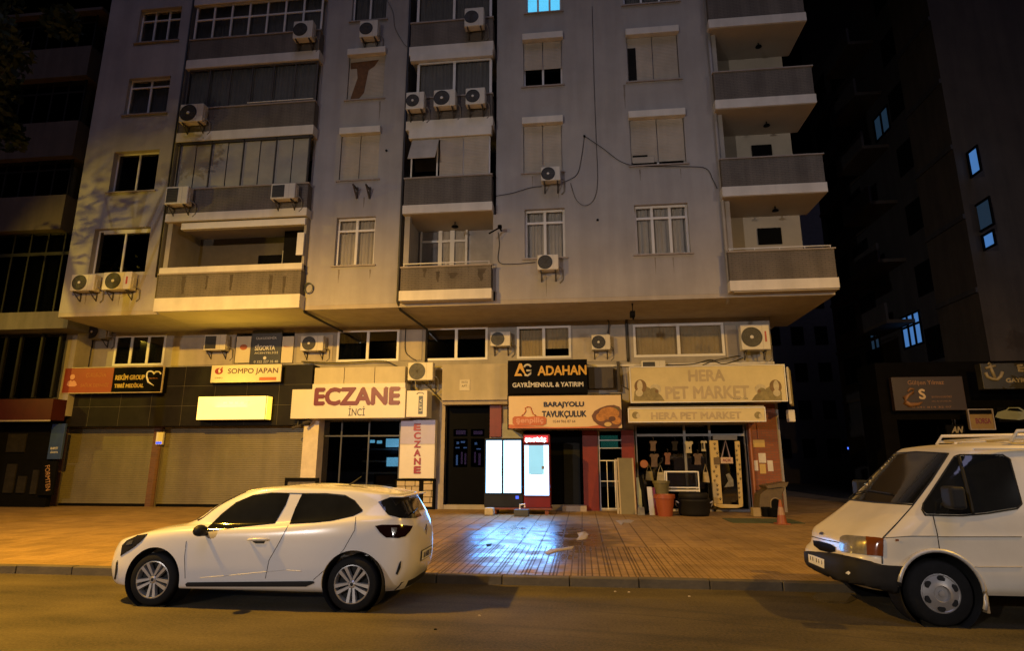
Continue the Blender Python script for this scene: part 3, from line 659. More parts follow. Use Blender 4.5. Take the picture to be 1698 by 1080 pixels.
m.box(px0, px1, YG - .048, YG + .018, pz1 - .6, pz1 - .55); m.box(px0, px1, YG - .048, YG + .018, .12, .2); shopf = m.build('pharmacy_front', pm('dark_grey_frame', (.05, .05, .055), .4), bld)
B('pane', GLD, shopf, px0, px1, YG - .02, YG - .012, .2, pz1)
SCR = emit('blue_white_screen', (.25, .75, 1.0), 3.2)
for (a, b, c, d, e) in ((640, 728, 663, 742, 0), (641, 759, 662, 774, 0), (612, 730, 621, 735, 0), (625, 731, 633, 736, 0)):
    q = rect(a, b, c, d, YG + .9); B('lit_screen', SCR, shopf, q[0], q[1], YG + .9, YG + .94, q[2], q[3])
m = MB()
for k in range(4): q = rect(600, 744 + k * 20, 660, 747 + k * 20, YG + .95); m.box(q[0], q[1], YG + .95, YG + 1.3, q[2], q[3])
m.build('shelf', CURTD, shopf); q = rect(528, 745, 552, 800, YG + .8); B('poster', pm('dull_red_poster', (.22, .07, .05), .6), shopf, q[0], q[1], YG + .8, YG + .82, q[2], q[3])
light('pharmacy_interior_light', 'POINT', (px1 - .4, YG + .6, 2.2), (0, 0, 0), 5, (.3, .6, 1), .2)
# patterned stone base
q = rect(655, 795, 720, 838, YG - .22); m = MB().box(q[0], q[1], YG - .22, YG - .002, .12, q[3]); base = m.build('stone_pattern_base', BLACK, bld)
STN = pm('pale_stone', (.48, .40, .30), .7, var=.2, scale=6)
m = MB(); rr = random.Random(3); stones = []; cols_ = [(q[0] + .05, q[0] + (q[1] - q[0]) * .62), (q[0] + (q[1] - q[0]) * .72, q[1] - .05)]
for (a, b_) in cols_:
    z = .2; m = MB()
    while z < q[3] - .12:
        h = min(rr.uniform(.13, .24), q[3] - .06 - z); x = a
        while x < b_ - .03:
            ww = min(rr.uniform(.18, .42), b_ - x); m.box(x + .01, x + ww - .01, YG - .24, YG - .215, z + .01, z + h - .01); x += ww
        z += h
    m.build('stone_facing', STN, base, bevel=.012)
# entrance of the flats
q = rect(737, 670, 812, 838, YG); ex0, ex1, ez1 = q[0], q[1], q[3]; ye = YG + .25
ent = B('entrance_door', pm('dark_steel_door', (.003, .0032, .004), .5, spec=.25), bld, ex0, ex1, ye, ye + .05, .12, ez1)
for a, b_ in ((752, 775), (781, 803)):
    for c, d, mt in ((728, 775, 'lo'), (712, 724, 'hi')):
        w_ = rect(a, c, b_, d, ye); B('door_pane', GLD, ent, w_[0], w_[1], ye - .012, ye - .004, w_[2], w_[3])
LB, LV = emit('blue_hall_light', (.20, .45, 1.0), .9), emit('violet_hall_light', (.30, .10, .45), .35)  # added glowing bars that imitate neon reflections in the door panes
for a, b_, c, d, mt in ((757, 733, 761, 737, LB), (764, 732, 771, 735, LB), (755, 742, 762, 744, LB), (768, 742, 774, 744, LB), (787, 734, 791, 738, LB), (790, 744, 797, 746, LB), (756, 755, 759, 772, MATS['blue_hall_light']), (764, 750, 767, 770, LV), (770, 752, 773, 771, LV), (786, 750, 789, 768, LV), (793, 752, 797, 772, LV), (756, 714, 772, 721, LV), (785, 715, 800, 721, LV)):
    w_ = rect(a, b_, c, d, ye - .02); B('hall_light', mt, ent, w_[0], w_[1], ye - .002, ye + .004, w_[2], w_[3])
ns = B('door_surround', SILL, bld, ex0 - .12, ex0, YG - .03, YG + .2, .12, ez1)
# canopy above the entrance (plain cream box)
q = rect(733, 604, 842, 664, YF + .1); B('entrance_canopy', pm('cream_canopy', (.47, .42, .35), .75, var=.12, scale=1.5, streak=.12), bld, q[0], q[1], YF + .1, YG, q[2], q[3], bevel=.01)
q2 = rect(733, 664, 842, 671, YF + .2); B('canopy_edge', SILL, bld, q2[0], q2[1], YF + .2, YG, q2[2], q2[3] - .01)
q = rect(762, 630, 779, 648, YF + .08); pl = B('house_plate', pm('plate_cream', (.55, .5, .42), .5), bld, q[0], q[1], YF + .08, YF + .098, q[2], q[3]); text('KATO', q[0] + .08, q[1] - .08, q[3] - .13, q[3] - .05, YF + .08, CABLE, pl); text('APT', q[0] + .08, q[1] - .1, q[2] + .12, q[2] + .2, YF + .08, CABLE, pl)
# poultry shop walls
RED = pm('red_paint', (.20, .022, .012), .45, var=.2, scale=3, streak=.15); GRW = pm('grey_green_wall', (.33, .34, .30), .7)
for (a, b, c, d) in ((813, 668, 832, 725), (967, 715, 992, 848), (1032, 714, 1053, 848)):
    q = rect(a, b, c, d, YG); B('red_pillar', RED, bld, q[0], q[1], YG - .12, YG - .002, q[2] if d < 800 else .12, q[3])
q = rect(832, 703, 868, 728, YG); B('grey_wall_panel', GRW, bld, q[0], q[1], YG - .06, YG - .003, q[2], q[3])
q = rect(870, 714, 966, 838, YG); d = B('shop_door', pm('black_door', (.0025, .0025, .003), .45, spec=.25), bld, q[0], q[1], YG + .12, YG + .17, .12, q[3]); a = rect(935, 735, 962, 832, YG); B('door_leaf', pm('grey_door_leaf', (.016, .017, .017), .4, spec=.3), d, a[0], a[1], YG + .07, YG + .116, .2, a[3])
B('door_step', SILL, bld, q[0] + 1.3, q[1] + .1, YG - .5, YG + .1, .1, .3)
# white steel grille door
q = rect(994, 716, 1034, 848, YG); m = MB(); t = .03; yg = YG - .02
def bar(a, b_, c, d): m.box(a, b_, yg, yg + .035, c, d)
bar(q[0], q[0] + t, .12, q[3]); bar(q[1] - t, q[1], .12, q[3])
for zf in (.02, .36, .62, .78, .88): zc_ = .12 + (q[3] - .12) * zf; m.box(q[0] + t, q[1] - t, yg + .002, yg + .03, zc_, zc_ + .03)
for xf in (.3, .62): xx = q[0] + (q[1] - q[0]) * xf; m.box(xx, xx + .025, yg + .004, yg + .028, .16, .12 + (q[3] - .12) * .62)
m.build('grille_door', TRIM, bld); B('shop_pane', glass('greenish_glass', (.4, .6, .55), .3), bld, q[0], q[1], YG + .06, YG + .066, .9, q[3])
SOFTT = emit('teal_room_light', (.10, .35, .32), .35); B('lit_room', SOFTT, bld, q[0] + .1, q[1] - .1, YG + .9, YG + .92, 2.2, q[3] - .1)

# pet shop front
q = rect(1056, 705, 1240, 842, YG); sx0, sx1, sz1 = q[0], q[1], q[3]
m = MB()
for k in (0, .45, .68, 1): xx = sx0 + (sx1 - sx0) * k; m.box(xx - .04, xx + .04, YG + .0, YG + .06, .12, sz1)
zt = F(1120, 722, YG)[1]; m.box(sx0, sx1, YG + .002, YG + .058, zt - .04, zt + .04); pf = m.build('pet_shop_front', pm('grey_alu_frame', (.30, .29, .28), .4, .5), bld); B('pane', GLD, pf, sx0, sx0 + (sx1 - sx0) * .64, YG + .03, YG + .036, .2, sz1)
OB = brick('orange_brick', (.26, .075, .028), (.20, .055, .022), .24, .08)
q = rect(1243, 700, 1292, 845, YG); B('orange_brick_wall', OB, bld, q[0], q[1] + .0, YG - .14, YG - .002, .1, 4.2)
m = MB().tube([(q[0] + .05, YG - .2, .12), (q[0] + .05, YG - .2, 4.1)], .045); m.tube([(q[0] + .3, YG - .2, 4.2), (q[0] + .32, YG - .19, 2.5)], .012); m.build('orange_pipe', pm('orange_pipe_paint', (.34, .12, .04), .45), bld)
ST = pm('yellowed_sticker', (.55, .38, .12), .6); SW = pm('white_sticker', (.6, .55, .5), .6)
for (a, b, c, d, mt) in ((1249, 730, 1268, 742, ST), (1258, 752, 1270, 768, SW), (1260, 770, 1270, 786, ST), (1250, 764, 1257, 781, SW), (1273, 764, 1282, 782, SW)):
    r_ = rect(a, b, c, d, YG - .15); B('sticker', mt, bld, r_[0], r_[1], YG - .150, YG - .142, r_[2], r_[3])

# ============================================================ AIR CONDITIONERS
def aircon(px, Y, label, kind='round', group='air conditioner units on the facade', dark=False, logo=False, hub=True, bracket=True, face_d=.30, mat=None):
    """px = x0,y0,x1,y1 of the front face in the survey; Y = wall behind"""
    yf = Y - face_d - .08; x0, x1, z0, z1 = rect(*px, yf)
    w, h = x1 - x0, z1 - z0
    t = empty('air_conditioner', ((x0 + x1) / 2, Y, z0), label, 'air conditioner', group)
    sm = mat or ACM
    c = MB().box(x0, x1, yf, Y - .08, z0, z1).build('casing', sm, t, bevel=.025, seg=2)
    r = min(h * .43, w * .34); cx, cz = x0 + w * .37, (z0 + z1) / 2
    if kind == 'round':
        g = MB().lathe([(0, .0), (r, .0), (r, -.012), (r * 1.06, -.012), (r * 1.08, 0)], (cx, yf - .002, cz), 'y', 28).build('fan_grille', ACD, t, smooth=False)
        ring = MB()
        for k in range(1, 6): q = r * k / 6; ring.lathe([(q - .004, 0), (q - .004, -.008), (q + .004, -.008), (q + .004, 0)], (cx, yf - .004, cz), 'y', 24)
        for k in range(8): a = pi * k / 4; ring.tube([(cx, yf - .012, cz), (cx + r * cos(a), yf - .012, cz + r * sin(a))], .004, 4)
        ring.build('wire_guard', pm('guard_grey', (.11, .105, .10), .5), g)
        if hub: MB().lathe([(0, -.02), (r * .17, -.018), (r * .2, 0)], (cx, yf - .008, cz), 'y', 16).build('hub', TRIM, g, smooth=True)
    else:
        g = MB().box(x0 + w * .06, x0 + w * .56, yf - .008, yf + .01, z0 + h * .10, z1 - h * .10).build('fan_grille', ACD, t)
        m = MB()
        for k in range(9): zz_ = z0 + h * (.14 + .09 * k); m.box(x0 + w * .07, x0 + w * .55, yf - .014, yf - .007, zz_, zz_ + .008)
        m.build('wire_guard', pm('guard_grey', (.11, .105, .10), .5), g)
    # side louvre / service cover, seam on the front
    B('service_cover', pm('cover_beige', (.52, .48, .41), .5), t, x1 - .004, x1 + .02, yf + .10, Y - .12, z0 + h * .15, z0 + h * .7, bevel=.006)
    m = MB().box(x0 + w * .74, x0 + w * .745, yf - .003, yf + .01, z0 + .01, z1 - .01); m.build('panel_seam', pm('seam_grey', (.25, .23, .2), .6), t)
    if logo: B('badge', pm('red_badge', (.45, .06, .05), .5), t, x0 + w * .82, x0 + w * .88, yf - .004, yf + .01, z0 + h * .3, z0 + h * .72)
    if bracket:
        for xx in (x0 + w * .16, x1 - w * .16):
            m = MB().box(xx - .02, xx + .02, yf + .01, Y, z0 - .05, z0 - .008).box(xx - .02, xx + .02, Y - .03, Y, z0 - .30, z0 - .05)
            m.prism([(yf + .03, z0 - .05), (yf + .07, z0 - .05), (Y - .03, z0 - .26), (Y - .03, z0 - .30)], xx - .008, xx + .008, axis='x'); m.build('bracket', BRK, t)
    m = MB().tube([(x1 + .01, Y - .2, z0 + h * .25), (x1 + .08, Y - .18, z0 + h * .2), (x1 + .12, Y - .06, z0 + h * .1), (x1 + .12, Y - .03, z0 - .25), (x1 + .02, Y - .02, z0 - .35)], .02, 6); m.build('hose', pm('hose_grey', (.2, .19, .18), .6), t, smooth=True)
    return t
aircon((117, 455, 156, 482), YU, 'left one of the two air conditioners under the lowest dark window at far left')
aircon((170, 451, 217, 480), YU, 'air conditioner with a small red mark, right of its twin under the lowest dark window', logo=True)
aircon((274, 309, 311, 338), YB + .03, 'air conditioner with square grille at the left end of the pale-glazed balcony', 'square')
aircon((449, 304, 489, 329), YB + .03, 'air conditioner at the right end of the pale-glazed balcony', 'square')
aircon((298, 172, 336, 201), YB + .03, 'air conditioner at the left end of the dark-glazed balcony on the third floor')
aircon((486, 34, 518, 62), YB + .03, 'air conditioner low on the right of the balcony with white window bars', hub=False)
aircon((596, 33, 626, 60), YU, 'air conditioner hung under the topmost window, left of the centre balcony stack', hub=False)
aircon((673, 152, 703, 180), YB + .03, 'left of the three air conditioners on the centre balcony')
aircon((719, 148, 755, 175), YB + .03, 'middle of the three air conditioners on the centre balcony')
aircon((772, 145, 804, 172), YB + .03, 'right of the three air conditioners on the centre balcony')
aircon((770, 12, 802, 42), YB + .03, 'air conditioner at the right of the uppermost centre balcony', hub=False)
aircon((897, 276, 929, 299), YU, 'small air conditioner with trailing cables below closed shutters')
aircon((891, 422, 926, 447), YU, 'air conditioner overlapping the foot of the white two-leaf window', hub=False)
aircon((138, 538, 176, 562), YG, 'grimy air conditioner in the shade under the overhang at far left', mat=pm('grimy_shell', (.30, .26, .16), .5, var=.35, scale=5))  # shell darker and more mottled than the other units
aircon((338, 555, 374, 581), YG, 'air conditioner with dark square grille left of the insurance poster', 'square')
aircon((498, 557, 536, 582), YG, 'air conditioner with round grille between the insurance poster and a window')
aircon((676, 601, 718, 631), YG - .3, 'large air conditioner at the right end of the pharmacy fascia', hub=False)
aircon((813, 550, 846, 574), YG, 'air conditioner between two windows left of the black sign', hub=False)
aircon((981, 555, 1012, 580), YG, 'air conditioner with pale hub right of the window over the black sign')
aircon((1229, 538, 1277, 580), YG - .3, 'tallest air conditioner, on a shelf above the right end of the pet shop sign', logo=True)
aircon((1064, 598, 1104, 622), YG - .05, 'air conditioner half hidden behind the top edge of the pet shop sign', 'square', bracket=False)
# empty brackets left on the wall
for k, (a, b_) in enumerate(((580, 592), (601, 613))):
    r = rect(a, 307, b_, 326, YU - .2)
    m = MB().box(r[1] - .09, r[1] - .03, YU - .05, YU - .0, r[2], r[3]).prism([(YU - .42, r[3] - .12), (YU - .38, r[3] - .08), (YU - .05, r[2] + .06), (YU - .05, r[2])], r[1] - .08, r[1] - .04, axis='x').box(r[1] - .085, r[1] - .035, YU - .45, YU - .05, r[3] - .12, r[3] - .07)
    tag(m.build('wall_bracket', BRK), ['empty black bracket on the left below the second-floor shutters', 'empty black bracket on the right below the second-floor shutters'][k], 'bracket', 'empty air conditioner brackets')
# cables on the facade
def cable(pts, Y, label, r=.012, name='cable', sag=None):
    P = [(*F(x, y, Y)[:1], Y, F(x, y, Y)[1]) for x, y in pts]
    # smooth through the points
    Q = []
    for i in range(len(P) - 1):
        p0 = Vector(P[max(0, i - 1)]); p1 = Vector(P[i]); p2 = Vector(P[i + 1]); p3 = Vector(P[min(len(P) - 1, i + 2)])
        for k in range(6):
            u = k / 6; Q.append(.5 * ((2 * p1) + (-p0 + p2) * u + (2 * p0 - 5 * p1 + 4 * p2 - p3) * u * u + (-p0 + 3 * p1 - 3 * p2 + p3) * u ** 3))
    Q.append(Vector(P[-1])); return tag(MB().tube(Q, r, 6).build(name, CABLE, smooth=True), label, 'cable', 'cables on the facade')
yc = YU - .03
cable([(969, 225), (1000, 246), (1030, 268), (1060, 275), (1130, 276), (1170, 279), (1182, 298), (1189, 312)], yc, 'long cable running from a wall hook under the shutters to the drain pipe')
cable([(969, 225), (964, 262), (956, 290), (932, 303)], yc, 'cable dropping from the wall hook to the small air conditioner', .01)
cable([(946, 303), (955, 330), (970, 341), (985, 330), (991, 300), (989, 240), (985, 130), (982, 10)], yc, 'thin cable hanging in a U loop right of the small air conditioner', .008)
cable([(822, 325), (850, 320), (880, 311), (898, 309)], yc, 'cable from the centre balcony to the small air conditioner')
cable([(826, 385), (828, 405), (827, 434), (850, 438), (888, 435)], yc, 'cable from the dark lamp arm down to the air conditioner at the white window')
cable([(642, 0), (652, 20), (655, 45), (670, 72), (680, 80)], yc, 'cable curling from the topmost window to the centre balcony', .008)
yc = YG - .16
cable([(500, 600), (560, 602), (630, 599), (655, 606), (700, 633), (733, 665)], yc, 'cable drooping over the pharmacy fascia past the large air conditioner', .022)
cable([(673, 545), (672, 580), (680, 592), (690, 598)], YG - .05, 'cable beside the black drain pipe above the pharmacy', .02)
cable([(1103, 606), (1150, 604), (1178, 597), (1200, 604), (1232, 594)], YG - .1, 'tangled cable along the ledge above the pet shop sign', .02)
cable([(1165, 606), (1185, 598), (1215, 592), (1228, 590)], YG - .14, 'cable crossing the tangle beside the tallest air conditioner', .016)
cable([(1040, 505), (1039, 540), (1042, 600)], YG - .06, 'thick black cable in the corner left of the wide beige-blind window', .05)
m = MB(); cc = F(512, 478, YU - .05)
for k in range(3): m.tube([(cc[0] + (.13 + .015 * k) * cos(a * pi / 10), YU - .05 - .02 * k, cc[1] + (.16 + .01 * k) * sin(a * pi / 10)) for a in range(21)], .01, 6)
tag(m.build('coiled_cable', pm('dull_green_cable', (.10, .11, .07), .5)), 'coil of greenish cable hung beside the lowest wide balcony', 'cable')
# lamp arm and hooks
m = MB(); a = F(829, 377, YU - .3); m.tube([(a[0], YU, a[1] + .0), (a[0], YU - .35, a[1])], .03); m.tube([(a[0], YU - .3, a[1]), (a[0] - .33, YU - .5, a[1] - .28)], .025); m.lathe([(0, .06), (.07, .05), (.07, -.06), (0, -.08)], (a[0], YU - .34, a[1]), 'z', 12); tag(m.build('wall_lamp', BLACK), 'small dark lamp arm on the wall right of the open loggia', 'lamp')
for k, (a, b_) in enumerate(((969, 226), (991, 365), (641, 250))):
    q = F(a, b_, YU); tag(MB().lathe([(.0, -.05), (.035, -.045), (.04, 0)], (q[0], YU - .002, q[1]), 'y', 14).build('wall_hook', BLACK), ['black hook on the wall where the long cable starts', 'black round hole cap between the two lower right windows', 'small black cap right of the beige shutters'][k], 'hook')
q = F(1040, 510, YG - .4); m = MB().tube([(q[0], YU + .3, ZS - .16), (q[0], YU + .3, ZS - .5), (q[0], YU + .2, ZS - .7)], .03).box(q[0] - .09, q[0] + .06, YU + .1, YU + .4, ZS - .62, ZS - .45); tag(m.build('soffit_camera', BLACK), 'dark camera hanging from the overhang above the pet shop', 'camera')
q = F(995, 515, YG); m = MB().box(q[0] - .22, q[0] + .22, YG - .35, YG - .02, q[1] - .08, q[1] - .02).tube([(q[0] + .15, YG - .1, q[1]), (q[0] + .3, YG - .1, q[1] - .5), (q[0] + .25, YG - .15, q[1] - .9)], .03); tag(m.build('wall_vent', BRK), 'dark metal vent with a pipe right of the mezzanine windows', 'vent')

# ============================================================ SIGNS
def sign(px, Y, depth, mat, label, name='shop_sign', frame=None, Yb=None, cat='sign', bevel=.012, mats=None):
    x0, x1, z0, z1 = rect(*px, Y); yb = Yb if Yb else Y + depth
    t = empty(name, ((x0 + x1) / 2, yb, z0), label, cat)
    B('sign_box', mat, t, x0, x1, Y, yb, z0, z1, bevel=bevel)
    if frame:
        m = MB(); f = .03; m.box(x0 - f, x1 + f, Y - .02, Y + .04, z1, z1 + f).box(x0 - f, x1 + f, Y - .02, Y + .04, z0 - f, z0).box(x0 - f, x0, Y - .02, Y + .04, z0, z1).box(x1, x1 + f, Y - .02, Y + .04, z0, z1); m.build('frame', frame, t)
    return t, (x0, x1, z0, z1)
MAROON = pm('maroon_letters', (.16, .012, .02), .4); NAVY = pm('navy_letters', (.03, .03, .05), .4)
t, r = sign((483, 645, 672, 694), 20.55, .4, pm('pharmacy_sign_face', (.70, .66, .60), .4, var=.04, scale=3, streak=.04), 'white pharmacy sign with maroon ECZANE lettering', Yb=YF + .4)
B('sign_top', pm('pharmacy_sign_face', (0, 0, 0)), t, *[rect(518, 636, 672, 646, 20.55)[k] for k in (0, 1)], 20.552, YF + .3, r[3] - .002, rect(518, 636, 672, 646, 20.55)[3], bevel=.008)
tpx('ECZANE', 523, 644, 662, 671, 20.55, MAROON, t, bold=.03, depth=.02); tpx('İNCİ', 578, 674, 605, 690, 20.55, NAVY, t, bold=.005)
t, r = sign((674, 648, 708, 692), 20.6, .7, MATS['pharmacy_sign_face'], 'small square white box sign with an upright blue strip, right of the pharmacy sign', 'box_sign')
q = rect(694, 657, 701, 687, 20.6); B('blue_strip', pm('blue_grey_ink', (.09, .12, .20), .5), t, q[0], q[1], 20.588, 20.605, q[2], q[3])
m = MB(); cx, cz = F(697, 656, 20.6); m.tube([(cx + .12 * cos(a * pi / 8), 20.59, cz + .04 + .06 * sin(a * pi / 8)) for a in range(9)], .012, 6); m.build('snake_mark', pm('blue_grey_ink', (0, 0, 0)), t)
o = text('LETA', -.3, .3, -.06, .06, 0, TRIM, None); o.name = 'lettering'; o.rotation_euler = (0, radians(-90), 0); q = F(697.5, 672, 20.585); o.location = (q[0], 20.588, q[1]); o.scale = (.7, 1, .7); o.parent = t; o.matrix_parent_inverse = pinv(t)
t, r = sign((663, 697, 721, 794), 21.15, .3, pm('pale_vertical_face', (.66, .62, .60), .35, var=.05), 'tall white vertical panel with stacked red ECZANE letters', 'vertical_sign', cat='sign')
B('upper_pane', pm('lilac_panel', (.40, .37, .62), .35, var=.08), t, r[0] + .01, r[1] - .01, 21.143, 21.155, (r[2] + r[3]) / 2 + .172, r[3] - .01); B('mullion', pm('pale_joint', (.5, .47, .45), .5), t, r[0], r[1], 21.14, 21.155, (r[2] + r[3]) / 2 + .15, (r[2] + r[3]) / 2 + .17)  # blue glow on the upper half is painted in as a lilac colour
for k, ch in enumerate('ECZANE'): tpx(ch, 687, 703.5 + k * 14.2, 697, 714 + k * 14.2, 21.142, pm('red_letters', (.30, .02, .03), .4), t, bold=.025, depth=.015)
# yellow backlit sign
YEL = emit('yellow_backlit_face', (1.0, .52, .09), 3.2, (.3, .3, .3))
t, r = sign((327, 657, 441, 697), 20.45, .3, BLACK, 'glowing yellow backlit box sign on the black cladding', 'light_box_sign', Yb=YF); B('lit_face', YEL, t, r[0] + .02, r[1] - .02, 20.44, 20.455, r[2] + .02, r[3] - .02)
B('lit_edge', emit('amber_edge', (1, .6, .05), 1.6), t, r[1] - .004, r[1] + .03, 20.46, 20.8, r[2] + .02, r[3] - .02)
m = MB(); xm = r[0] + (r[1] - r[0]) * .38; z9 = r[3] - (r[3] - r[2]) * .28
for k in range(5): m.box(xm + k * .22, xm + .12 + k * .22, 20.434, 20.441, z9 - .04, z9 + .05)
m.build('faded_mark', emit('faded_mark', (1, .36, .02), 1.5), t)
light('light_box_glow', 'AREA', ((r[0] + r[1]) / 2, 20.38, (r[2] + r[3]) / 2), ((r[0] + r[1]) / 2, 18.2, 8.0), 150, (1, .62, .06)).data.size = 1.2
# SOMPO sign
CRM = pm('cream_sign_face', (.68, .60, .46), .45, var=.05)
t, r = sign((350, 605, 466, 634), 20.62, .06, CRM, 'cream insurance sign reading SOMPO JAPAN above the glowing box')
tpx('SOMPO JAPAN', 378, 611, 461, 622, 20.62, pm('brown_ink', (.09, .05, .04), .5), t, bold=.01)
RDD = pm('red_disc_ink', (.30, .03, .03), .5); OR = pm('orange_ink', (.50, .14, .05), .5)
def disc(cx, cy, rx, Y, mat, t, name='emblem', rz=None, dep=.01):
    c = F(cx, cy, Y); s = F(cx + rx, cy, Y)[0] - c[0]; rz = s if rz is None else rz * s; n = 24
    return MB().prism([(c[0] + s * cos(2 * pi * k / n), c[1] + rz * sin(2 * pi * k / n)) for k in range(n)], Y - dep, Y + .002).build(name, mat, t)
def blob(pts, Y, mat, t, name='emblem', dep=.01): return MB().prism([F(x, y, Y) for x, y in pts], Y - dep, Y + .002).build(name, mat, t)
disc(363, 616, 6.6, 20.62, RDD, t, rz=.75); blob([(362, 614), (367, 609), (369, 609.5), (366, 617), (363, 619)], 20.61, CRM, t, 'emblem_flash'); blob([(365, 613), (369.5, 608.5), (369, 612), (366, 616)], 20.60, RDD, t)
tpx('SOMPO', 356, 626, 369, 628.5, 20.62, MATS['brown_ink'], t); q = rect(430, 626, 458, 631, 20.62); B('orange_bar', OR, t, q[0], q[1], 20.608, 20.622, q[2], q[3])
# SIGORTA poster on the mezzanine
t, r = sign((416, 549, 466, 605), YG - .10, .08, pm('dark_poster', (.06, .065, .08), .4, var=.1), 'dark upright insurance poster reading SİGORTA in the mezzanine window', 'poster', cat='poster', bevel=.004)
for s_, a, b_, c, d in (('ÜLKÜDEMİR', 425, 558, 459, 563), ('ACENTELİĞİ', 422, 583, 461, 587), ('0 322 227 35 48', 421, 598, 461, 602)): tpx(s_, a, b_, c, d, YG - .10, TRIM, t)
tpx('SİGORTA', 423, 571, 456, 581, YG - .10, TRIM, t, bold=.02); disc(439, 594, 2.6, YG - .10, TRIM, t)
for k, (a, b_) in enumerate(((391, 415), (467, 486))):
    t, r = sign((a, 558, b_, 602), YG - .085, .06, CRM, ['cream panel with a red emblem left of the dark insurance poster', 'plain cream panel right of the dark insurance poster'][k], 'window_panel', cat='panel', bevel=.003)
    if k == 0: disc(404, 576, 6, YG - .085, OR, t, rz=.75)
    else: blob([(471, 574), (483, 576), (471, 575.5)], YG - .085, OR, t, 'thin_mark')
# red / black medical sign
t, r = sign((106, 610, 269, 651), 20.6, .3, BLACK, 'long sign, red left half with a figure and black right half with a heart', frame=pm('sign_frame', (.45, .36, .25), .5), Yb=YF + .02)
xm = F(187, 630, 20.6)[0]; B('red_half', pm('red_sign_face', (.28, .05, .022), .5, var=.1), t, r[0] + .005, xm, 20.59, 20.602, r[2] + .005, r[3] - .005)
PK = pm('salmon_ink', (.60, .28, .18), .5); YI = pm('yellow_ink', (.50, .36, .07), .5); DI = pm('dull_orange_ink', (.36, .12, .04), .5)
disc(120.5, 625.5, 4, 20.59, PK, t, 'figure_head'); blob([(111, 639), (113, 633), (117, 631), (120, 633), (123, 631), (126, 634), (128, 639), (124, 641.5), (115, 641.5)], 20.59, PK, t, 'figure_body')
tpx('ÇUKUROVA', 143, 619, 176, 627, 20.59, DI, t, bold=.02); tpx('SAĞLIK DERNEĞİ', 134, 635, 180, 642, 20.59, DI, t, bold=.02)
tpx('REKİM GROUP', 192, 620, 240, 630, 20.6, YI, t, bold=.03); tpx('TIBBİ MEDİKAL', 190, 635, 238, 643, 20.6, YI, t, bold=.03)
hp = [F(255, 640, 20.6)]
m = MB(); pts = []
for k in range(13): a = pi - pi * k / 12; pts.append((249.5 + 6 * cos(a), 621 - 5 * sin(a)))
P = [(255, 640), (246, 634), (243.5, 625)] + pts[1:] + [(256, 621)] + [(261 + 5.5 * cos(pi - pi * k / 8), 621 - 4.5 * sin(pi - pi * k / 8)) for k in range(9)]
m.tube([(F(x, y, 20.59)[0], 20.592, F(x, y, 20.59)[1]) for x, y in P], [.01, .035, .035] + [.03] * 12 + [.015] + [.03] * 9, 6); m.build('heart_outline', TRIM, t, smooth=True)
tpx('MEDİKAL', 247, 626, 262, 628.5, 20.6, DI, t)
# black AG sign + poultry sign
t, r = sign((842, 597, 974, 653), 20.5, .25, pm('black_sign_face', (.006, .006, .008), .5, var=.2, spec=.15), 'black estate agent sign reading ADAHAN in yellow', Yb=YG)
GOLD = pm('gold_ink', (.62, .36, .045), .45, var=.1, scale=8); SIL = pm('silver_ink', (.58, .56, .54), .4)
tpx('ADAHAN', 892, 607, 972, 622, 20.5, GOLD, t, bold=.022, depth=.02); tpx('GAYRİMENKUL & YATIRIM', 850, 632, 967, 642, 20.5, SIL, t, bold=.02, depth=.015)
blob([(853, 624), (861, 603), (865, 603), (871, 619), (876, 624), (872, 624), (862, 611), (858, 620), (864, 620), (866, 624)], 20.49, GOLD, t, 'monogram')
m = MB(); m.tube([(F(875 + 7 * cos(a), 614 - 9 * sin(a), 20.49)[0], 20.488, F(875 + 7 * cos(a), 614 - 9 * sin(a), 20.49)[1]) for a in [radians(d) for d in (35, 60, 90, 120, 150)]], .04, 6); m.tube([(F(x, y, 20.49)[0], 20.488, F(x, y, 20.49)[1]) for x, y in ((873, 615), (881, 615), (880, 620), (875, 623.5), (870, 622))], .04, 6); m.build('monogram_ring', SIL, t, smooth=True)
PF = pm('poultry_sign_face', (.68, .52, .30), .4, var=.05)
t, r = sign((843, 656, 1031, 711), 20.3, .25, PF, 'cream poultry shop sign with an orange logo and a roast chicken picture', frame=BLACK, Yb=YG - .1)
tpx('BARAJYOLU', 902, 667, 968, 677, 20.3, NAVY, t, bold=.03, depth=.01); tpx('TAVUKÇULUK', 899, 682, 972, 694, 20.3, NAVY, t, bold=.03, depth=.01); tpx('0544 966 87 64', 917, 697, 954, 701.5, 20.3, MATS['brown_ink'], t)
blob([(843.5, 704), (870, 707), (920, 709), (975, 708), (1005, 704), (1031, 711), (843.5, 711)], 20.295, OR, t, 'orange_wave', .003)
blob([(850, 694), (853, 691), (868, 690.5), (875, 692), (888, 690.5), (902, 691), (906, 694), (906, 703), (900, 706.5), (855, 706.5), (850, 703)], 20.29, OR, t, 'logo_plate'); tpx('şenpiliç', 856, 693, 901, 704, 20.279, pm('pink_ink', (.66, .32, .22), .5), t, 'logo_lettering', bold=.02)
m = MB(); m.tube([(F(x, y, 20.29)[0], 20.285, F(x, y, 20.29)[1]) for x, y in ((865, 690), (869, 687), (872, 682), (871, 677), (875, 675), (880, 676), (882, 682), (884, 687), (889, 690))], .018, 6); m.build('logo_bird_outline', OR, t, smooth=True)
RO = random.Random(9); chk = pm('roast_chicken', (.46, .20, .04), .45, var=.5, scale=9); PL = pm('plate_edge', (.14, .06, .03), .5)
blob([(981, 690), (986, 682), (995, 677), (1006, 673), (1018, 672), (1027, 675), (1031, 682), (1031, 704), (1024, 710), (1006, 710), (992, 705), (984, 698)], 20.294, PL, t, 'plate_picture')
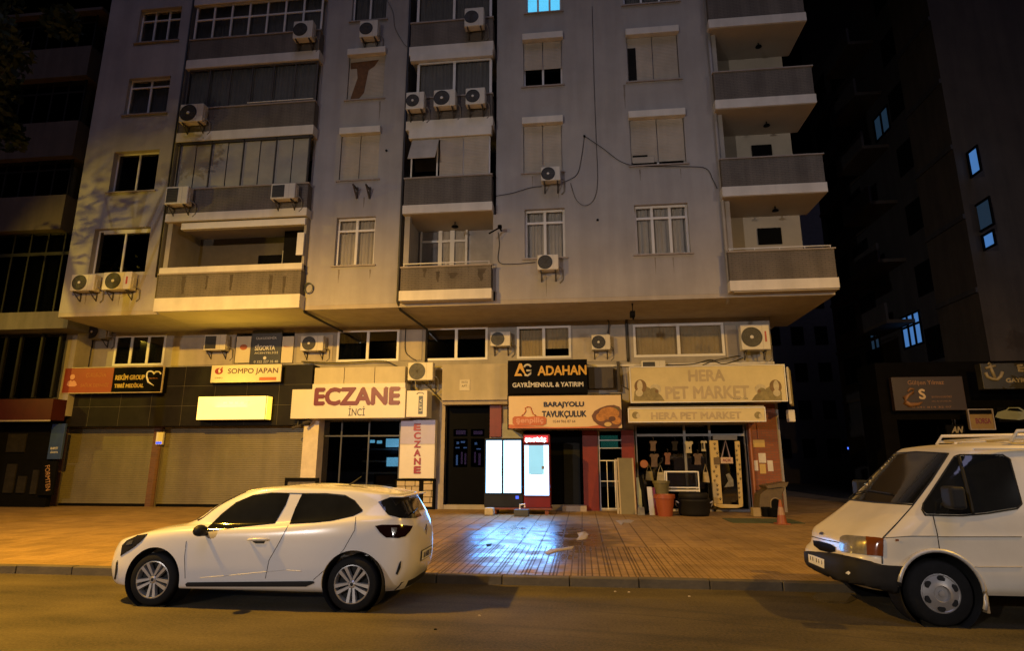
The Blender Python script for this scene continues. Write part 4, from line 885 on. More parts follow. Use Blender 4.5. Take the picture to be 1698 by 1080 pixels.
for cx, cy, rx, rz, mm in ((1010, 686, 17, .62, chk), (997, 692, 9, .8, chk), (1022, 698, 8, .8, chk), (1008, 704, 6, .6, pm('potato', (.6, .42, .16), .5)), (1020, 679, 7, .5, pm('greens', (.10, .09, .03), .6)), (1015, 695, 6, .7, pm('dark_sauce', (.12, .05, .02), .5))): disc(cx, cy, rx, 20.288 - RO.random() * .004, mm, t, 'roast_chicken_picture', rz, .006)
# pet shop sign, side face and lower awning
PS = pm('pet_sign_face', (.62, .52, .27), .45, var=.12, scale=2.0)
t, r = sign((1046, 608, 1302, 666), 20.3, .5, PS, 'long yellowish HERA PET MARKET sign with animal pictures at both ends', frame=TRIM, Yb=YG - .05)
FAD = pm('faded_letters', (.46, .37, .22), .5)
tpx('HERA', 1142, 614, 1201, 632, 20.3, FAD, t, bold=.022, depth=.008); tpx('PET MARKET', 1104, 641, 1242, 661, 20.3, FAD, t, bold=.022, depth=.008); tpx('MURAT CAN', 1216, 660, 1240, 663, 20.3, NAVY, t)
DG = pm('dog_brown', (.20, .12, .045), .6, var=.3, scale=9); DW = pm('dog_cream', (.55, .48, .30), .6, var=.2, scale=9); DO = pm('dog_olive', (.27, .22, .09), .6, var=.4, scale=9)
for s_, ox in ((1, 1046), (-1, 1302)):
    X = lambda v: ox + s_ * v
    blob([(X(5), 665), (X(6), 650), (X(12), 642), (X(24), 640), (X(38), 648), (X(50), 656), (X(56), 665)], 20.294, DO, t, 'animal_picture', .003)
    disc(X(16), 641, 10, 20.291, DG, t, 'dog_picture', 1.15, .004); disc(X(15), 640, 4.6, 20.286, DW, t, 'dog_blaze', 2.0, .004); disc(X(14), 652, 6, 20.284, DW, t, 'dog_blaze', 1.0, .004)
    disc(X(41), 645, 9, 20.288, DW, t, 'cat_picture', .9, .004); disc(X(38), 652, 8, 20.285, DO, t, 'cat_picture', 1.1, .004); disc(X(43), 649, 3, 20.281, DG, t, 'cat_picture', 1, .004)
a = FX(1304, 610, r[1] + .12); t2 = empty('side_sign', (r[1] + .3, 20.4, r[2]), 'narrow side panel set at an angle right of the pet shop sign', 'sign')
x1 = r[1]; o = MB().prism([(x1 + .16, 20.35), (x1 + .55, 21.35), (x1 + .49, 21.38), (x1 + .10, 20.38)], r[2] - .1, r[3] - .05, axis='z').build('sign_panel', PS, t2)
t, r = sign((1043, 678, 1268, 699), 20.1, .4, PS, 'low HERA PET MARKET fascia strip under the big pet shop sign', 'awning_sign', frame=TRIM, Yb=YG - .08)
tpx('HERA PET MARKET', 1080, 684, 1229, 695, 20.1, FAD, t, bold=.022, depth=.008)
for cx in (1054, 1257): disc(cx, 689, 6, 20.094, DO, t, 'animal_picture', 1, .004); disc(cx + 4, 690, 3, 20.089, DW, t, 'animal_picture', 1.4, .004)
B('awning_top', pm('dull_metal_top', (.30, .27, .2), .5, .3), t, r[0], r[1], 20.1, YG - .1, r[3] + .032, r[3] + .08)
q = rect(1307, 680, 1318, 700, 21.0); tag(B('hanging_box', ACM, None, q[0], q[1], 20.95, 21.2, q[2], q[3], bevel=.02), 'small pale box hanging at the corner right of the low pet shop strip', 'box')
# two cameras below pharmacy sign
for k, (a, b_) in enumerate(((494, 708), (512, 700))):
    q = F(a, b_, 20.8); m = MB().tube([(q[0], 20.8, q[1] + .22), (q[0], 20.75, q[1])], .02).tube([(q[0] - .12, 20.6, q[1] - .06), (q[0] + .10, 20.8, q[1] + .03)], [.055, .05], 12); tag(m.build('security_camera', BRK, smooth=False), ['security camera with a dark body left of the pharmacy pillar', 'second security camera under the left end of the ECZANE sign'][k], 'camera')
m = MB(); q = rect(845, 600, 1048, 655, YG - .02)
dk = rect(976, 606, 1040, 650, YG - .05)
tag(MB().box(dk[0], dk[1] - .5, YG - .35, YG - .02, dk[2] + .1, dk[3] - .1).box(dk[1] - .35, dk[1] - .25, YG - .2, YG - .02, dk[2], dk[3] + .1).tube([(dk[1] - .3, YG - .3, dk[3]), (dk[1] - .28, YG - .35, dk[2] + .2), (dk[1] + .1, YG - .3, dk[2])], .02).build('cable_box', BRK), 'dark cable box and wires in the gap between black sign and pet shop sign', 'box')

# ============================================================ NEIGHBOUR ON THE LEFT
YN = 19.6
nb = empty('neighbour_building', (-22, YN, 0), 'dark neighbouring block with glazed balconies at the far left edge', 'building')
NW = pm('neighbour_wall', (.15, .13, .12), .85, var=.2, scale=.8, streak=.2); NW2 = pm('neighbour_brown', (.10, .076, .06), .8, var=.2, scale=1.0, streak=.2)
nx1 = F(97, 430, YN)[0]; nx0 = -40
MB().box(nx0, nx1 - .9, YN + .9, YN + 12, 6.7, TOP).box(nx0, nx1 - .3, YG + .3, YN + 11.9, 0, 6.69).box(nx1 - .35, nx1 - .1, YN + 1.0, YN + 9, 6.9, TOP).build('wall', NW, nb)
for k, (ya, yb_) in enumerate(((518, 546), (326, 382), (205, 262), (84, 132), (0, 22))):
    xr = F([113, 104, 124, 146, 170][k], (ya + yb_) / 2, YN)[0]; q = rect(20, ya, 60, yb_, YN); z1_ = min(q[3], TOP)
    s = MB().box(nx0, xr, YN, YN + 1.0, q[2], z1_).build('balcony_front', NW2 if k else NW, nb)
    if k < 4:
        zt_ = F(40, [382, 262, 132, 22][k] if k else 384, YN)[1]; zb_ = z1_
        m = MB()
        for j in range(16):
            xx = xr - .25 - j * .72; m.box(xx - .03, xx + .03, YN + .28, YN + .33, zb_, zt_)
        m.box(nx0, xr - .2, YN + .282, YN + .328, zb_ + (zt_ - zb_) * .72, zb_ + (zt_ - zb_) * .76); f_ = m.build('glazing_frame', pm('neighbour_frame', (.022, .021, .021), .5), s)
        B('pane', GLD, s, nx0, xr - .22, YN + .30, YN + .306, zb_, zt_)
q = rect(0, 555, 96, 660, YG - 1.2); m = MB()
for xf in (95, 65, 30, 5): a = F(xf, 600, YG - 1.2)[0]; m.box(a - .04, a + .04, YG - 1.25, YG - 1.2, q[2], q[3])
f_ = m.build('shop_window', pm('neighbour_frame', (0, 0, 0)), nb); B('pane', GLD, f_, nx0, q[1] + .15, YG - 1.19, YG - 1.184, q[2], q[3])
q = rect(92, 560, 118, 690, YG - .9); B('corner_pier', WALL2, nb, q[0], q[1], YG - .9, YG - .2, q[2], q[3] + .3); 
q = rect(0, 662, 86, 697, YG - 1.5); B('red_fascia', pm('dark_red_fascia', (.055, .008, .006), .5, var=.2), nb, nx0, q[1], YG - 1.5, YG - .9, q[2], q[3]); B('fascia_trim', SILL, nb, nx0, q[1] + .02, YG - 1.52, YG - 1.502, q[2] - .05, q[2])
q = rect(0, 700, 86, 838, YG - .8); B('shop_front', BLACK, nb, nx0, q[1], YG - .8, YG - .6, .1, q[3]); m = MB()
for k, (a, b_, c, d) in enumerate(((6, 770, 22, 818), (26, 790, 40, 818), (50, 780, 60, 820), (10, 720, 40, 750))): z = rect(a, b_, c, d, YG - .9); m.box(z[0], z[1], YG - .86, YG - .81, z[2], z[3])
m.build('shop_display', pm('display_grey', (.025, .022, .02), .6, var=.4), nb)
BLU = pm('blue_sign_face', (.03, .06, .20), .5); q = (82, 703, 104, 762)
t, r = sign(q, YG - .95, .1, BLU, 'narrow blue upright sign left of the brick pillar', 'upright_sign'); tpx('KAYIT', 84, 742, 96, 746, YG - .95, TRIM, t); tpx('SİGORTA', 84, 748, 96, 752, YG - .95, TRIM, t)
t, r = sign((66, 765, 90, 822), YG - .96, .1, BLACK, 'black upright sign with vertical lettering below the blue one', 'upright_sign')
o = text('FORMTEN', -.45, .45, -.09, .09, 0, pm('orange_letter', (.45, .25, .12), .5), None); o.rotation_euler = (0, radians(78), 0); q = F(79, 793, YG - .97); o.location = (q[0], YG - .965, q[1]); o.parent = t; o.matrix_parent_inverse = pinv(t)

# ============================================================ RIGHT SIDE: building across the side street, dark low shops, far block
XR = 15.9
rb = empty('side_street_building', (XR, 30, 0), 'dark tall block across the side street with a few lit blue windows', 'building')
RW = pm('side_building_wall', (.042, .038, .040), .9, var=.25, scale=.6, streak=.2); RW2 = pm('side_building_corner', (.060, .046, .034), .9, var=.25, scale=.6, streak=.2)  # second tone lighter and browner: street-lamp light put into the wall colour
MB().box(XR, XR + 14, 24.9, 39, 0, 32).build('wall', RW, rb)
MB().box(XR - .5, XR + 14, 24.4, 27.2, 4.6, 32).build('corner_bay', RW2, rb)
BLUW = emit('blue_lit_window', (.08, .24, .60), .75, (.05, .08, .15)); BLUD = emit('dim_blue_window', (.03, .075, .14), .3, (.05, .05, .06))
def sidewin(px, mat, bars=3, label=None, xoff=0, tr=True):
    x0, y0, x1, y1 = px; X = XR - .02 - xoff; ya, z0 = FX(x0, y1, X); yb_, _ = FX(x1, y1, X); _, zt1 = FX(x1, y0, X)
    z1_ = z0 + 1.7 if tr else zt1
    _, z0 = FX((x0 + x1) / 2, y1, X); _, z1_ = FX((x0 + x1) / 2, y0, X)
    lo, hi = min(ya, yb_), max(ya, yb_)
    w_ = MB().box(X - .06, X, lo - .08, lo, z0, z1_).box(X - .06, X, hi, hi + .08, z0, z1_).box(X - .06, X, lo - .08, hi + .08, z0 - .08, z0).box(X - .06, X, lo - .08, hi + .08, z1_, z1_ + .08)
    for k in range(1, bars): yy = lo + (hi - lo) * k / bars; w_.box(X - .05, X + .001, yy - .06, yy + .06, z0, z1_)
    if bars > 2: w_.box(X - .052, X + .001, lo, hi, z1_ - .55, z1_ - .45)
    w_ = w_.build('window', BLACK, rb); B('lit_pane', mat, w_, X + .002, X + .012, lo, hi, z0, z1_)
    if label: w_['label'] = label
sidewin((1501, 520, 1532, 572), BLUW, 3, 'brightest blue lit window with bars')
sidewin((1577, 496, 1598, 552), BLUD, 2); sidewin((1612, 244, 1628, 286), BLUW, 1, 'small bright blue window high up'); sidewin((1634, 386, 1652, 408), BLUW, 1, tr=False); sidewin((1453, 182, 1478, 222), BLUD, 2); sidewin((1612, 335, 1650, 380), BLUD, 1); sidewin((1448, 535, 1462, 590), BLUD, 2)
for i in range(7):
    z = 5.2 + i * 3.05
    for j, (a, b_) in enumerate(((27.6, 29.3), (33.4, 35.2), (36.0, 38.2))):
        B('window', BLACK, rb, XR - .03, XR + .1, a, b_, z + 1, z + 2.5)
    s = B('balcony', RW2, rb, XR - 1.3, XR, 29.9, 33.0, z - .05, z + .12); B('parapet', RW, s, XR - 1.3, XR - 1.18, 29.9, 33.0, z + .12, z + .95)
    B('floor_band', RW2, rb, XR - .08, XR, 33.1, 39, z - .1, z + .08); B('floor_band', RW, rb, XR - .58, XR - .5, 24.4, 27.2, z - .1, z + .1)
low_ = empty('low_shops', (20, 23, 0), 'dark low shop building with black fascias at the right edge', 'building')
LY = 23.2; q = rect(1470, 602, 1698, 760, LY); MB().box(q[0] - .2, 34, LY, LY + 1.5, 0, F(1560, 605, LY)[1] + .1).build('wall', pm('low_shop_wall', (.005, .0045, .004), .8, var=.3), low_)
MB().box(q[0] + .3, 34, LY - .02, LY - .002, .1, 3.2).build('shop_glass', GLD, low_)
t, r = sign((1481, 625, 1600, 681), LY - .3, .2, pm('brown_sign_face', (.035, .018, .009), .5, var=.2), 'dark brown hairdresser sign with swan-like emblem and letter S', 'shop_sign')
GOLD2 = pm('dim_gold_ink', (.28, .13, .04), .5, var=.2)
tpx('S', 1524, 646, 1534, 662, LY - .3, pm('cream_ink', (.6, .42, .2), .5), t, bold=.02); tpx('Gülşen Yılmaz', 1505, 631, 1565, 640, LY - .3, GOLD2, t, bold=.01); tpx('BAYAN KUAFÖRÜ', 1545, 656, 1578, 660, LY - .3, GOLD2, t); tpx('0 541 814 32 07', 1512, 674, 1578, 677, LY - .3, GOLD2, t); tpx('SAÇ & GÜZELLİK', 1545, 664, 1578, 667, LY - .3, GOLD2, t)
m = MB(); m.tube([(F(x, y, LY - .3)[0], LY - .31, F(x, y, LY - .3)[1]) for x, y in ((1505, 650), (1509, 645), (1515, 646), (1514, 651), (1506, 656), (1500, 661), (1501, 668), (1508, 672), (1522, 671), (1530, 667))], [.03, .04, .05, .04, .05, .08, .10, .09, .06, .01], 8); m.build('swan_emblem', GOLD2, t, smooth=True)
t, r = sign((1628, 602, 1760, 645), LY - .9, .3, pm('olive_black_face', (.04, .035, .022), .4, var=.2), 'black estate sign with a pale anchor emblem, cut by the right edge', 'shop_sign')
AN = pm('anchor_ink', (.32, .25, .12), .5)
m = MB(); Y9 = LY - .91
def T(pts, rr_): m.tube([(F(x, y, Y9)[0], Y9, F(x, y, Y9)[1]) for x, y in pts], rr_, 8)
T([(1641, 606), (1650, 628)], .05); T([(1634, 611), (1650, 607)], .045); T([(1634, 618), (1637, 625), (1645, 629), (1653, 630), (1659, 625), (1662, 617)], .055); T([(1638, 605), (1640, 602), (1643, 604), (1641, 607)], .03); m.build('anchor_emblem', AN, t, smooth=True)
tpx('EGE', 1688, 605, 1722, 616, LY - .9, AN, t, bold=.03); tpx('GAYRİMENKUL', 1668, 625, 1752, 634, LY - .9, AN, t, bold=.03)
t, r = sign((1608, 680, 1647, 712), LY - .5, .15, pm('amber_sign_face', (.25, .15, .03), .5, var=.2), 'small amber sign with BORSA lettering beside the car picture', 'shop_sign', frame=SILL); tpx('BORSA', 1618, 694, 1643, 703, LY - .5, MAROON, t, bold=.02); B('dark_cap', BLACK, t, r[0] + .02, r[1] - .02, LY - .51, LY - .501, r[3] - .15, r[3])
t, r = sign((1655, 676, 1740, 700), LY - .6, .1, BLACK, 'black board with a picture of a silver car above the van', 'picture_sign')
blob([(1650, 692), (1654, 684), (1668, 680), (1672, 676), (1690, 676), (1700, 682), (1712, 687), (1712, 693), (1690, 697), (1660, 695)], LY - .6, pm('silver_green', (.26, .27, .16), .4), t, 'car_picture'); blob([(1670, 681), (1674, 677.5), (1688, 677.5), (1696, 683)], LY - .612, BLACK, t, 'car_picture_window')
t, r = sign((1570, 705, 1600, 724), LY - .3, .08, BLACK, 'small black sign with pale angular letters AN', 'shop_sign'); tpx('AN', 1578, 708, 1597, 718, LY - .3, AN, t, bold=.03, shear=.3)
fb = empty('far_block', (12, 46, 0), 'faint dark apartment block at the end of the side street', 'building')
MB().box(4, 30, 52, 62, 0, 24).build('wall', pm('far_wall', (.10, .09, .09), .9), fb)
for i in range(6):
    for j in range(9): B('window', BLACK, fb, 12 + j * 1.9, 13 + j * 1.9, 51.95, 52, 2 + i * 3.1, 3.5 + i * 3.1)
q = rect(1445, 463, 1456, 468, 50); o = B('lit_tube', emit('white_tube', (.9, .9, 1), 2.5), fb, q[0], q[1], 51.8, 51.94, q[2], q[3])
q = F(1415, 742, 40); o = MB(); o.box(q[0] - .55, q[0] + .5, 40, 40.3, q[1] - .4, q[1] + .35); o = o.build('lamp_glass', BLACK)
tag(o, 'dark shop cabinet lit blue at the end of the side street', 'cabinet'); o.name = 'lit_cabinet'
m = MB(); rr = random.Random(4)
for k in range(9): a, b_ = rr.uniform(-.4, .3), rr.uniform(-.35, .2); m.box(q[0] + a, q[0] + a + rr.uniform(.08, .25), 39.97, 39.995, q[1] + b_, q[1] + b_ + rr.uniform(.05, .14))
m.build('blue_glow', emit('deep_blue_glow', (.06, .15, .9), 2.2), o)
# shrubs and fence in the dark side street are only just visible
def leaf_cloud(name, c, rad, n, mat, size=.12, seed=1, parent=None, squash=1):
    rr = random.Random(seed); vs = []; fs = []; clumps = [(Vector((rr.gauss(0, .45), rr.gauss(0, .45), rr.gauss(0, .42) * squash)) * rad, rr.uniform(.22, .42) * rad) for _ in range(26)]
    for i in range(n):
        cc, cr = rr.choice(clumps); d = Vector((rr.gauss(0, 1), rr.gauss(0, 1), rr.gauss(0, 1))).normalized() * cr * rr.random() ** .4
        p = Vector(c) + cc + d; u = Vector((rr.gauss(0, 1), rr.gauss(0, 1), rr.gauss(0, 1))).normalized(); v = u.orthogonal().normalized(); s = size * rr.uniform(.6, 1.4); k = len(vs)
        vs += [p - u * s, p + v * s * .45, p + u * s, p - v * s * .45]; fs.append((k, k + 1, k + 2, k + 3))
    m = MB(); m.add(vs, fs); return m.build(name, mat, parent)
LEAF = pm('night_leaves', (.014, .020, .008), .6, var=.5, scale=1.5)
def tree(loc, h, rad, label, seed, n=6000):
    t = empty('street_tree', loc, label, 'tree'); x, y, z = loc; rr = random.Random(seed)
    m = MB(); m.tube([(x, y, z), (x + .05, y, z + h * .3), (x - .08, y + .05, z + h * .55), (x, y, z + h * .8)], [.17, .14, .10, .05], 10)
    for k in range(7):
        a = rr.random() * 2 * pi; zb = z + h * rr.uniform(.4, .65); m.tube([(x, y, zb), (x + rad * .4 * cos(a), y + rad * .4 * sin(a), zb + h * .15), (x + rad * .8 * cos(a), y + rad * .8 * sin(a), zb + h * .28)], [.07, .045, .02], 6)
    m.build('trunk', pm('bark', (.08, .06, .045), .9, var=.4, scale=8), t, smooth=True)
    leaf_cloud('crown', (x, y, z + h * .78), rad, n, LEAF, .13, seed, t); return t
tree((-15.9, 12.0, .12), 15.6, 2.0, 'dark leafy street tree at the top left corner', 5, 5200)
tree((-21.0, 15.3, .12), 12.2, 1.7, 'leafy street tree left of the photograph whose shadow falls on the facade', 6, 420)
tree((16.6, 20.6, .0), 5.2, 1.5, 'dark shrubby tree behind the van beside the low shops', 8, 3500)

# ============================================================ VEHICLES
PAINT = pm('white_car_paint', (.66, .65, .63), .22, var=.03, scale=1.5, coat=.7); PAINT2 = pm('aged_white_van_paint', (.66, .61, .50), .38, var=.08, scale=2.2, coat=.3, streak=.05)
CGL = pm('tinted_car_glass', (.012, .013, .014), .06, var=.4, scale=2, spec=.7); TYR = pm('tyre_rubber', (.012, .012, .012), .75, var=.25, scale=12, bump=.2)
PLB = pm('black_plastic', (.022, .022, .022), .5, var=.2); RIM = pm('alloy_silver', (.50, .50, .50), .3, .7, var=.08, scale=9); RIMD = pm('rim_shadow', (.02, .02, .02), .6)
def lerp(tab, x):
    if x <= tab[0][0]: return tab[0][1]
    for (a, b_), (c, d) in zip(tab, tab[1:]):
        if x <= c: return b_ + (d - b_) * (x - a) / (c - a)
    return tab[-1][1]
def ring_body(rings, org, mat, name, parent, N=104, sub=5, arches=(), arch_r=.35, w0=.9):
    """closed body skin through plan-view rings: (xf, xr, half width, exponent, [(x, z)...])"""
    RS = []
    for xf, xr, w_, n, zt in rings:
        xc, a = (xf + xr) / 2, (xr - xf) / 2; D = []
        for k in range(1440):
            t = 2 * pi * k / 1440; cx, sy = cos(t), sin(t); D.append((xc + a * math.copysign(abs(cx) ** (2 / n), cx), w_ * math.copysign(abs(sy) ** (2 / n), sy)))
        L_ = [0]
        for k in range(1440): p, q = D[k], D[(k + 1) % 1440]; L_.append(L_[-1] + math.hypot(q[0] - p[0], q[1] - p[1]))
        out = []; j = 0
        for k in range(N):
            s = L_[-1] * k / N
            while L_[j + 1] < s: j += 1
            u = (s - L_[j]) / (L_[j + 1] - L_[j] + 1e-9); p, q = D[j % 1440], D[(j + 1) % 1440]; x, y = p[0] + (q[0] - p[0]) * u, p[1] + (q[1] - p[1]) * u
            out.append(Vector((x, y, lerp(zt, x))))
        RS.append(out)
    # Catmull-Rom between the rings
    V = []; nr = len(RS)
    for i in range(nr - 1):
        for s in range(sub):
            u = s / sub
            for k in range(N):
                p0, p1, p2, p3 = RS[max(0, i - 1)][k], RS[i][k], RS[i + 1][k], RS[min(nr - 1, i + 2)][k]
                V.append(.5 * ((2 * p1) + (p2 - p0) * u + (2 * p0 - 5 * p1 + 4 * p2 - p3) * u * u + (3 * p1 - 3 * p2 + p3 - p0) * u ** 3))
    V += RS[-1]; rows = (nr - 1) * sub + 1
    m = MB(); o3 = Vector(org); fs = []
    for i in range(rows - 1):
        for k in range(N): fs.append((i * N + k, i * N + (k + 1) % N, (i + 1) * N + (k + 1) % N, (i + 1) * N + k))
    fs.append(tuple(range(N))[::-1]); fs.append(tuple((rows - 1) * N + k for k in range(N)))
    m.add([v + o3 for v in V], fs); o = m.build(name, mat, None, smooth=True)
    dg = bpy.context.evaluated_depsgraph_get()
    for ax in arches:
        for s in (-1, 1):
            c = MB().lathe([(0, 0), (arch_r, 0), (arch_r, .6), (0, .6)], (org[0] + ax[0], org[1] + (s * .88 - .3), org[2] + ax[1]), 'y', 56)
            c = c.build('cutter', mat); bo = o.modifiers.new('b', 'BOOLEAN'); bo.operation = 'DIFFERENCE'; bo.object = c; bo.solver = 'EXACT'
            bpy.context.view_layer.update(); dg = bpy.context.evaluated_depsgraph_get(); me = bpy.data.meshes.new_from_object(o.evaluated_get(dg)); o.modifiers.clear(); old = o.data; o.data = me; bpy.data.meshes.remove(old); bpy.data.objects.remove(c)
    o.data.name = name; smoothmod(o, 32); o.parent = parent; o.matrix_parent_inverse = pinv(parent)
    bm = bmesh.new(); bm.from_mesh(o.data); bvh = BVHTree.FromBMesh(bm); bm.free()
    return o, bvh
CAMV = Vector((0, 0, CH))
def cast(bvh, px, py, off=.004):
    d = Vector(ray(px, py)).normalized(); h = bvh.ray_cast(CAMV, d)
    if h[0] is None:
        h = min((bvh.find_nearest(CAMV + d * (4 + .1 * k)) for k in range(90)), key=lambda q: q[3])
    return h[0] + h[1] * off
def pdecal(poly, bvh, mat, name, parent, off=.004, mirror=None, step=4.0, thick=0):
    """a fitted panel (glass, lamp, trim) that follows the body skin; mirror = centre plane Y for its twin on the other side"""
    bm = bmesh.new(); bm.faces.new([bm.verts.new((x, y, 0)) for x, y in poly])
    for ax in (0, 1):
        lo, hi = min(p[ax] for p in poly), max(p[ax] for p in poly); k = int((hi - lo) / step)
        for i in range(1, k + 1):
            co = [0, 0, 0]; co[ax] = lo + (hi - lo) * i / (k + 1); no = [0, 0, 0]; no[ax] = 1
            bmesh.ops.bisect_plane(bm, geom=bm.verts[:] + bm.edges[:] + bm.faces[:], plane_co=co, plane_no=no)
    bmesh.ops.triangulate(bm, faces=bm.faces[:])
    for v in bm.verts: v.co = cast(bvh, v.co.x, v.co.y, off)
    bmesh.ops.recalc_face_normals(bm, faces=bm.faces)
    outs = []
    for q in range(2 if mirror is not None else 1):
        me = bpy.data.meshes.new(name); b2 = bm.copy()
        if q:
            for v in b2.verts: v.co.y = 2 * mirror - v.co.y
            bmesh.ops.reverse_faces(b2, faces=b2.faces)
        fcam = sum(((f.normal.dot((CAMV - f.calc_center_median()) if not q else Vector((0, 1, 0)))) for f in b2.faces))
        if fcam < 0: bmesh.ops.reverse_faces(b2, faces=b2.faces)
        for f in b2.faces: f.smooth = True
        b2.to_mesh(me); b2.free(); me.materials.append(mat); o = bpy.data.objects.new(name, me); COL.objects.link(o); o.parent = parent; o.matrix_parent_inverse = pinv(parent)
        if thick: sm = o.modifiers.new('s', 'SOLIDIFY'); sm.thickness = thick; sm.offset = 1
        outs.append(o)
    bm.free(); return outs
def pline(pts, bvh, r, mat, name, parent, off=.001, mirror=None, n=10):
    P = []
    for (a, b_), (c, d) in zip(pts, pts[1:]):
        for k in range(n): P.append(cast(bvh, a + (c - a) * k / n, b_ + (d - b_) * k / n, off))
    P.append(cast(bvh, *pts[-1], off)); P = [P[0]] + [q for p, q in zip(P, P[1:]) if (q - p).length < .35]; o = MB().tube(P, r, 6).build(name, mat, parent, smooth=True)
    if mirror is not None: MB().tube([Vector((p.x, 2 * mirror - p.y, p.z)) for p in P], r, 6).build(name, mat, parent, smooth=True)
    return o

def wheel(parent, c, r, w_, side, style, rimr):
    """side -1: outer face towards -Y"""
    x, y, z = c; s = side
    prof = [(rimr, -.01), (r * .90, -.012), (r * .97, .01), (r, .035), (r, w_ - .035), (r * .96, w_), (rimr, w_)]
    P = [(a, (h if s < 0 else -h)) for a, h in prof]
    t = MB().lathe(P, (x, y, z), 'y', 56)
    wh = empty('wheel', (x, y, z)); wh.parent = parent; wh.matrix_parent_inverse = pinv(parent)
    tyre = t.build('tyre', TYR, wh, smooth=True)
    f = -1 if s < 0 else 1                                        # outward direction
    m = MB().lathe([(rimr + .004, f * .006), (rimr - .012, f * .012), (rimr - .022, -f * .01), (rimr - .03, -f * .09)], (x, y, z), 'y', 56)
    if style == 'spoke':
        for k in range(5):
            a0 = 2 * pi * k / 5 + pi / 2 + .63
            for da, db in ((-.45, -.20), (.45, .20)):
                r0, r1, w0, w1 = .045, rimr - .012, .034, .056
                a, b_ = a0 + da, a0 + db; p0 = Vector((cos(a) * r0, 0, sin(a) * r0)); p1 = Vector((cos(b_) * r1, 0, sin(b_) * r1)); d = (p1 - p0).normalized(); nn = Vector((-d.z, 0, d.x)); y0, y1 = f * .012, -f * .03
                vs = []
                for yy, sh in ((y0, .72), (y1, 1)):
                    for p, w2 in ((p0, w0), (p1, w1)):
                        for sg in (-1, 1): q = p + nn * sg * w2 / 2 * sh; vs.append((x + q.x, y + yy - (f * .012 if p is p0 else 0), z + q.z))
                m.add(vs, [(0, 1, 3, 2), (4, 6, 7, 5), (0, 2, 6, 4), (1, 5, 7, 3), (0, 4, 5, 1), (2, 3, 7, 6)])
        m.lathe([(0, f * .012), (.028, f * .012), (.045, f * .0), (.048, -f * .03)], (x, y, z), 'y', 24)
        rim = m.build('rim', RIM, wh); smoothmod(rim, 30)
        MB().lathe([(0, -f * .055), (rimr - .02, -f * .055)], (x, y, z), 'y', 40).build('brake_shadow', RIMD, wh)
        MB().lathe([(0, f * .014), (.02, f * .013)], (x, y, z), 'y', 20).build('hub_cap', PLB, wh)
    else:
        m.lathe([(0, f * .035), (.03, f * .034), (.034, f * .02), (.075, f * .018), (.085, f * .038), (.12, f * .03), (rimr - .02, f * .004), (rimr - .012, f * .012)], (x, y, z), 'y', 56)
        rim = m.build('rim', pm('steel_hubcap', (.36, .35, .34), .4, .5, var=.15, scale=10), wh); smoothmod(rim, 40)
        for k in range(6):
            hm = MB()
            a = 2 * pi * k / 6 + .4; q = []
            for j in range(14):
                b_ = 2 * pi * j / 14; rr_ = rimr * .77 + .028 * cos(b_); aa = a + .26 * sin(b_) * (1 - .15 * cos(b_)); q.append((x + rr_ * cos(aa), z + rr_ * sin(aa)))
            hm.prism(q, y + f * .006, y + f * .024); hm.build('vent_hole', RIMD, wh)
    return wh
# ---- white hatchback
CX, CY = -6.17, 8.33
car = empty('parked_car', (CX + 2, CY, 0), 'white five-door hatchback parked at the kerb, facing left', 'car')
E5 = 4.6
rings = [
 (.17, 3.95, .80, E5, [(0, .205)]), (.02, 3.99, .875, E5, [(0, .23), (4, .28)]), (-.05, 4.05, .895, E5, [(0, .40), (4, .42)]), (-.04, 4.07, .897, E5, [(0, .56), (4, .60)]),
 (-.01, 4.06, .893, E5, [(0, .66), (.5, .69), (1.2, .73), (4, .80)]), (.05, 4.03, .882, E5, [(0, .73), (.4, .79), (1.0, .84), (2, .87), (3.3, .92), (4, .94)]),
 (.22, 3.99, .855, E5, [(0.2, .79), (.6, .865), (1.1, .905), (2.3, .945), (3.4, 1.03), (4, 1.03)]),
 (.60, 3.97, .80, 5, [(.6, .90), (1.1, .945), (2.3, .985), (3.4, 1.075), (4, 1.07)]),
 (.98, 3.95, .765, 5, [(.98, .975), (1.2, .985), (2.3, 1.03), (3.4, 1.11), (4, 1.10)]),
 (1.32, 3.89, .715, 5, [(0, 1.19), (4, 1.20)]), (1.66, 3.82, .655, 5, [(1.6, 1.355), (2.3, 1.375), (3.2, 1.36), (3.9, 1.30)]),
 (1.80, 3.80, .60, 5, [(1.7, 1.39), (2.3, 1.425), (3.2, 1.40), (3.9, 1.325)]), (2.0, 3.7, .42, 4, [(1.9, 1.415), (2.4, 1.447), (3.2, 1.42), (3.8, 1.345)]), (2.3, 3.45, .14, 3, [(2.2, 1.435), (2.7, 1.452), (3.5, 1.40)])]
body, bv = ring_body(rings, (CX, CY, 0), PAINT, 'body', car, arches=((.81, .325), (3.385, .325)), arch_r=.375, w0=.9)
for x_ in (.81, 3.385):
    for s in (-1, 1):
        MB().lathe([(.368, s * .55), (.368, s * .84), (.372, s * .862)], (CX + x_, CY, .325), 'y', 48).build('wheel_arch_liner', PLB, car, smooth=True)
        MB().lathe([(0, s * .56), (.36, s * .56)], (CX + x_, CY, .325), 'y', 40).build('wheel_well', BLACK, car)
        wheel(car, (CX + x_, CY + s * .855, .315), .315, .205, s, 'spoke', .222)
# glass and trim
pdecal([(333, 885), (352, 869), (368, 853), (392, 834), (420, 823), (450, 819), (481, 818), (474, 838), (456, 869), (400, 875), (345, 882)], bv, CGL, 'front_window', car, mirror=CY)
pdecal([(480, 870), (489, 845), (501, 820), (540, 820), (572, 823), (588, 832), (600, 846), (601, 849), (585, 857), (550, 865), (520, 868)], bv, CGL, 'rear_window', car, mirror=CY)

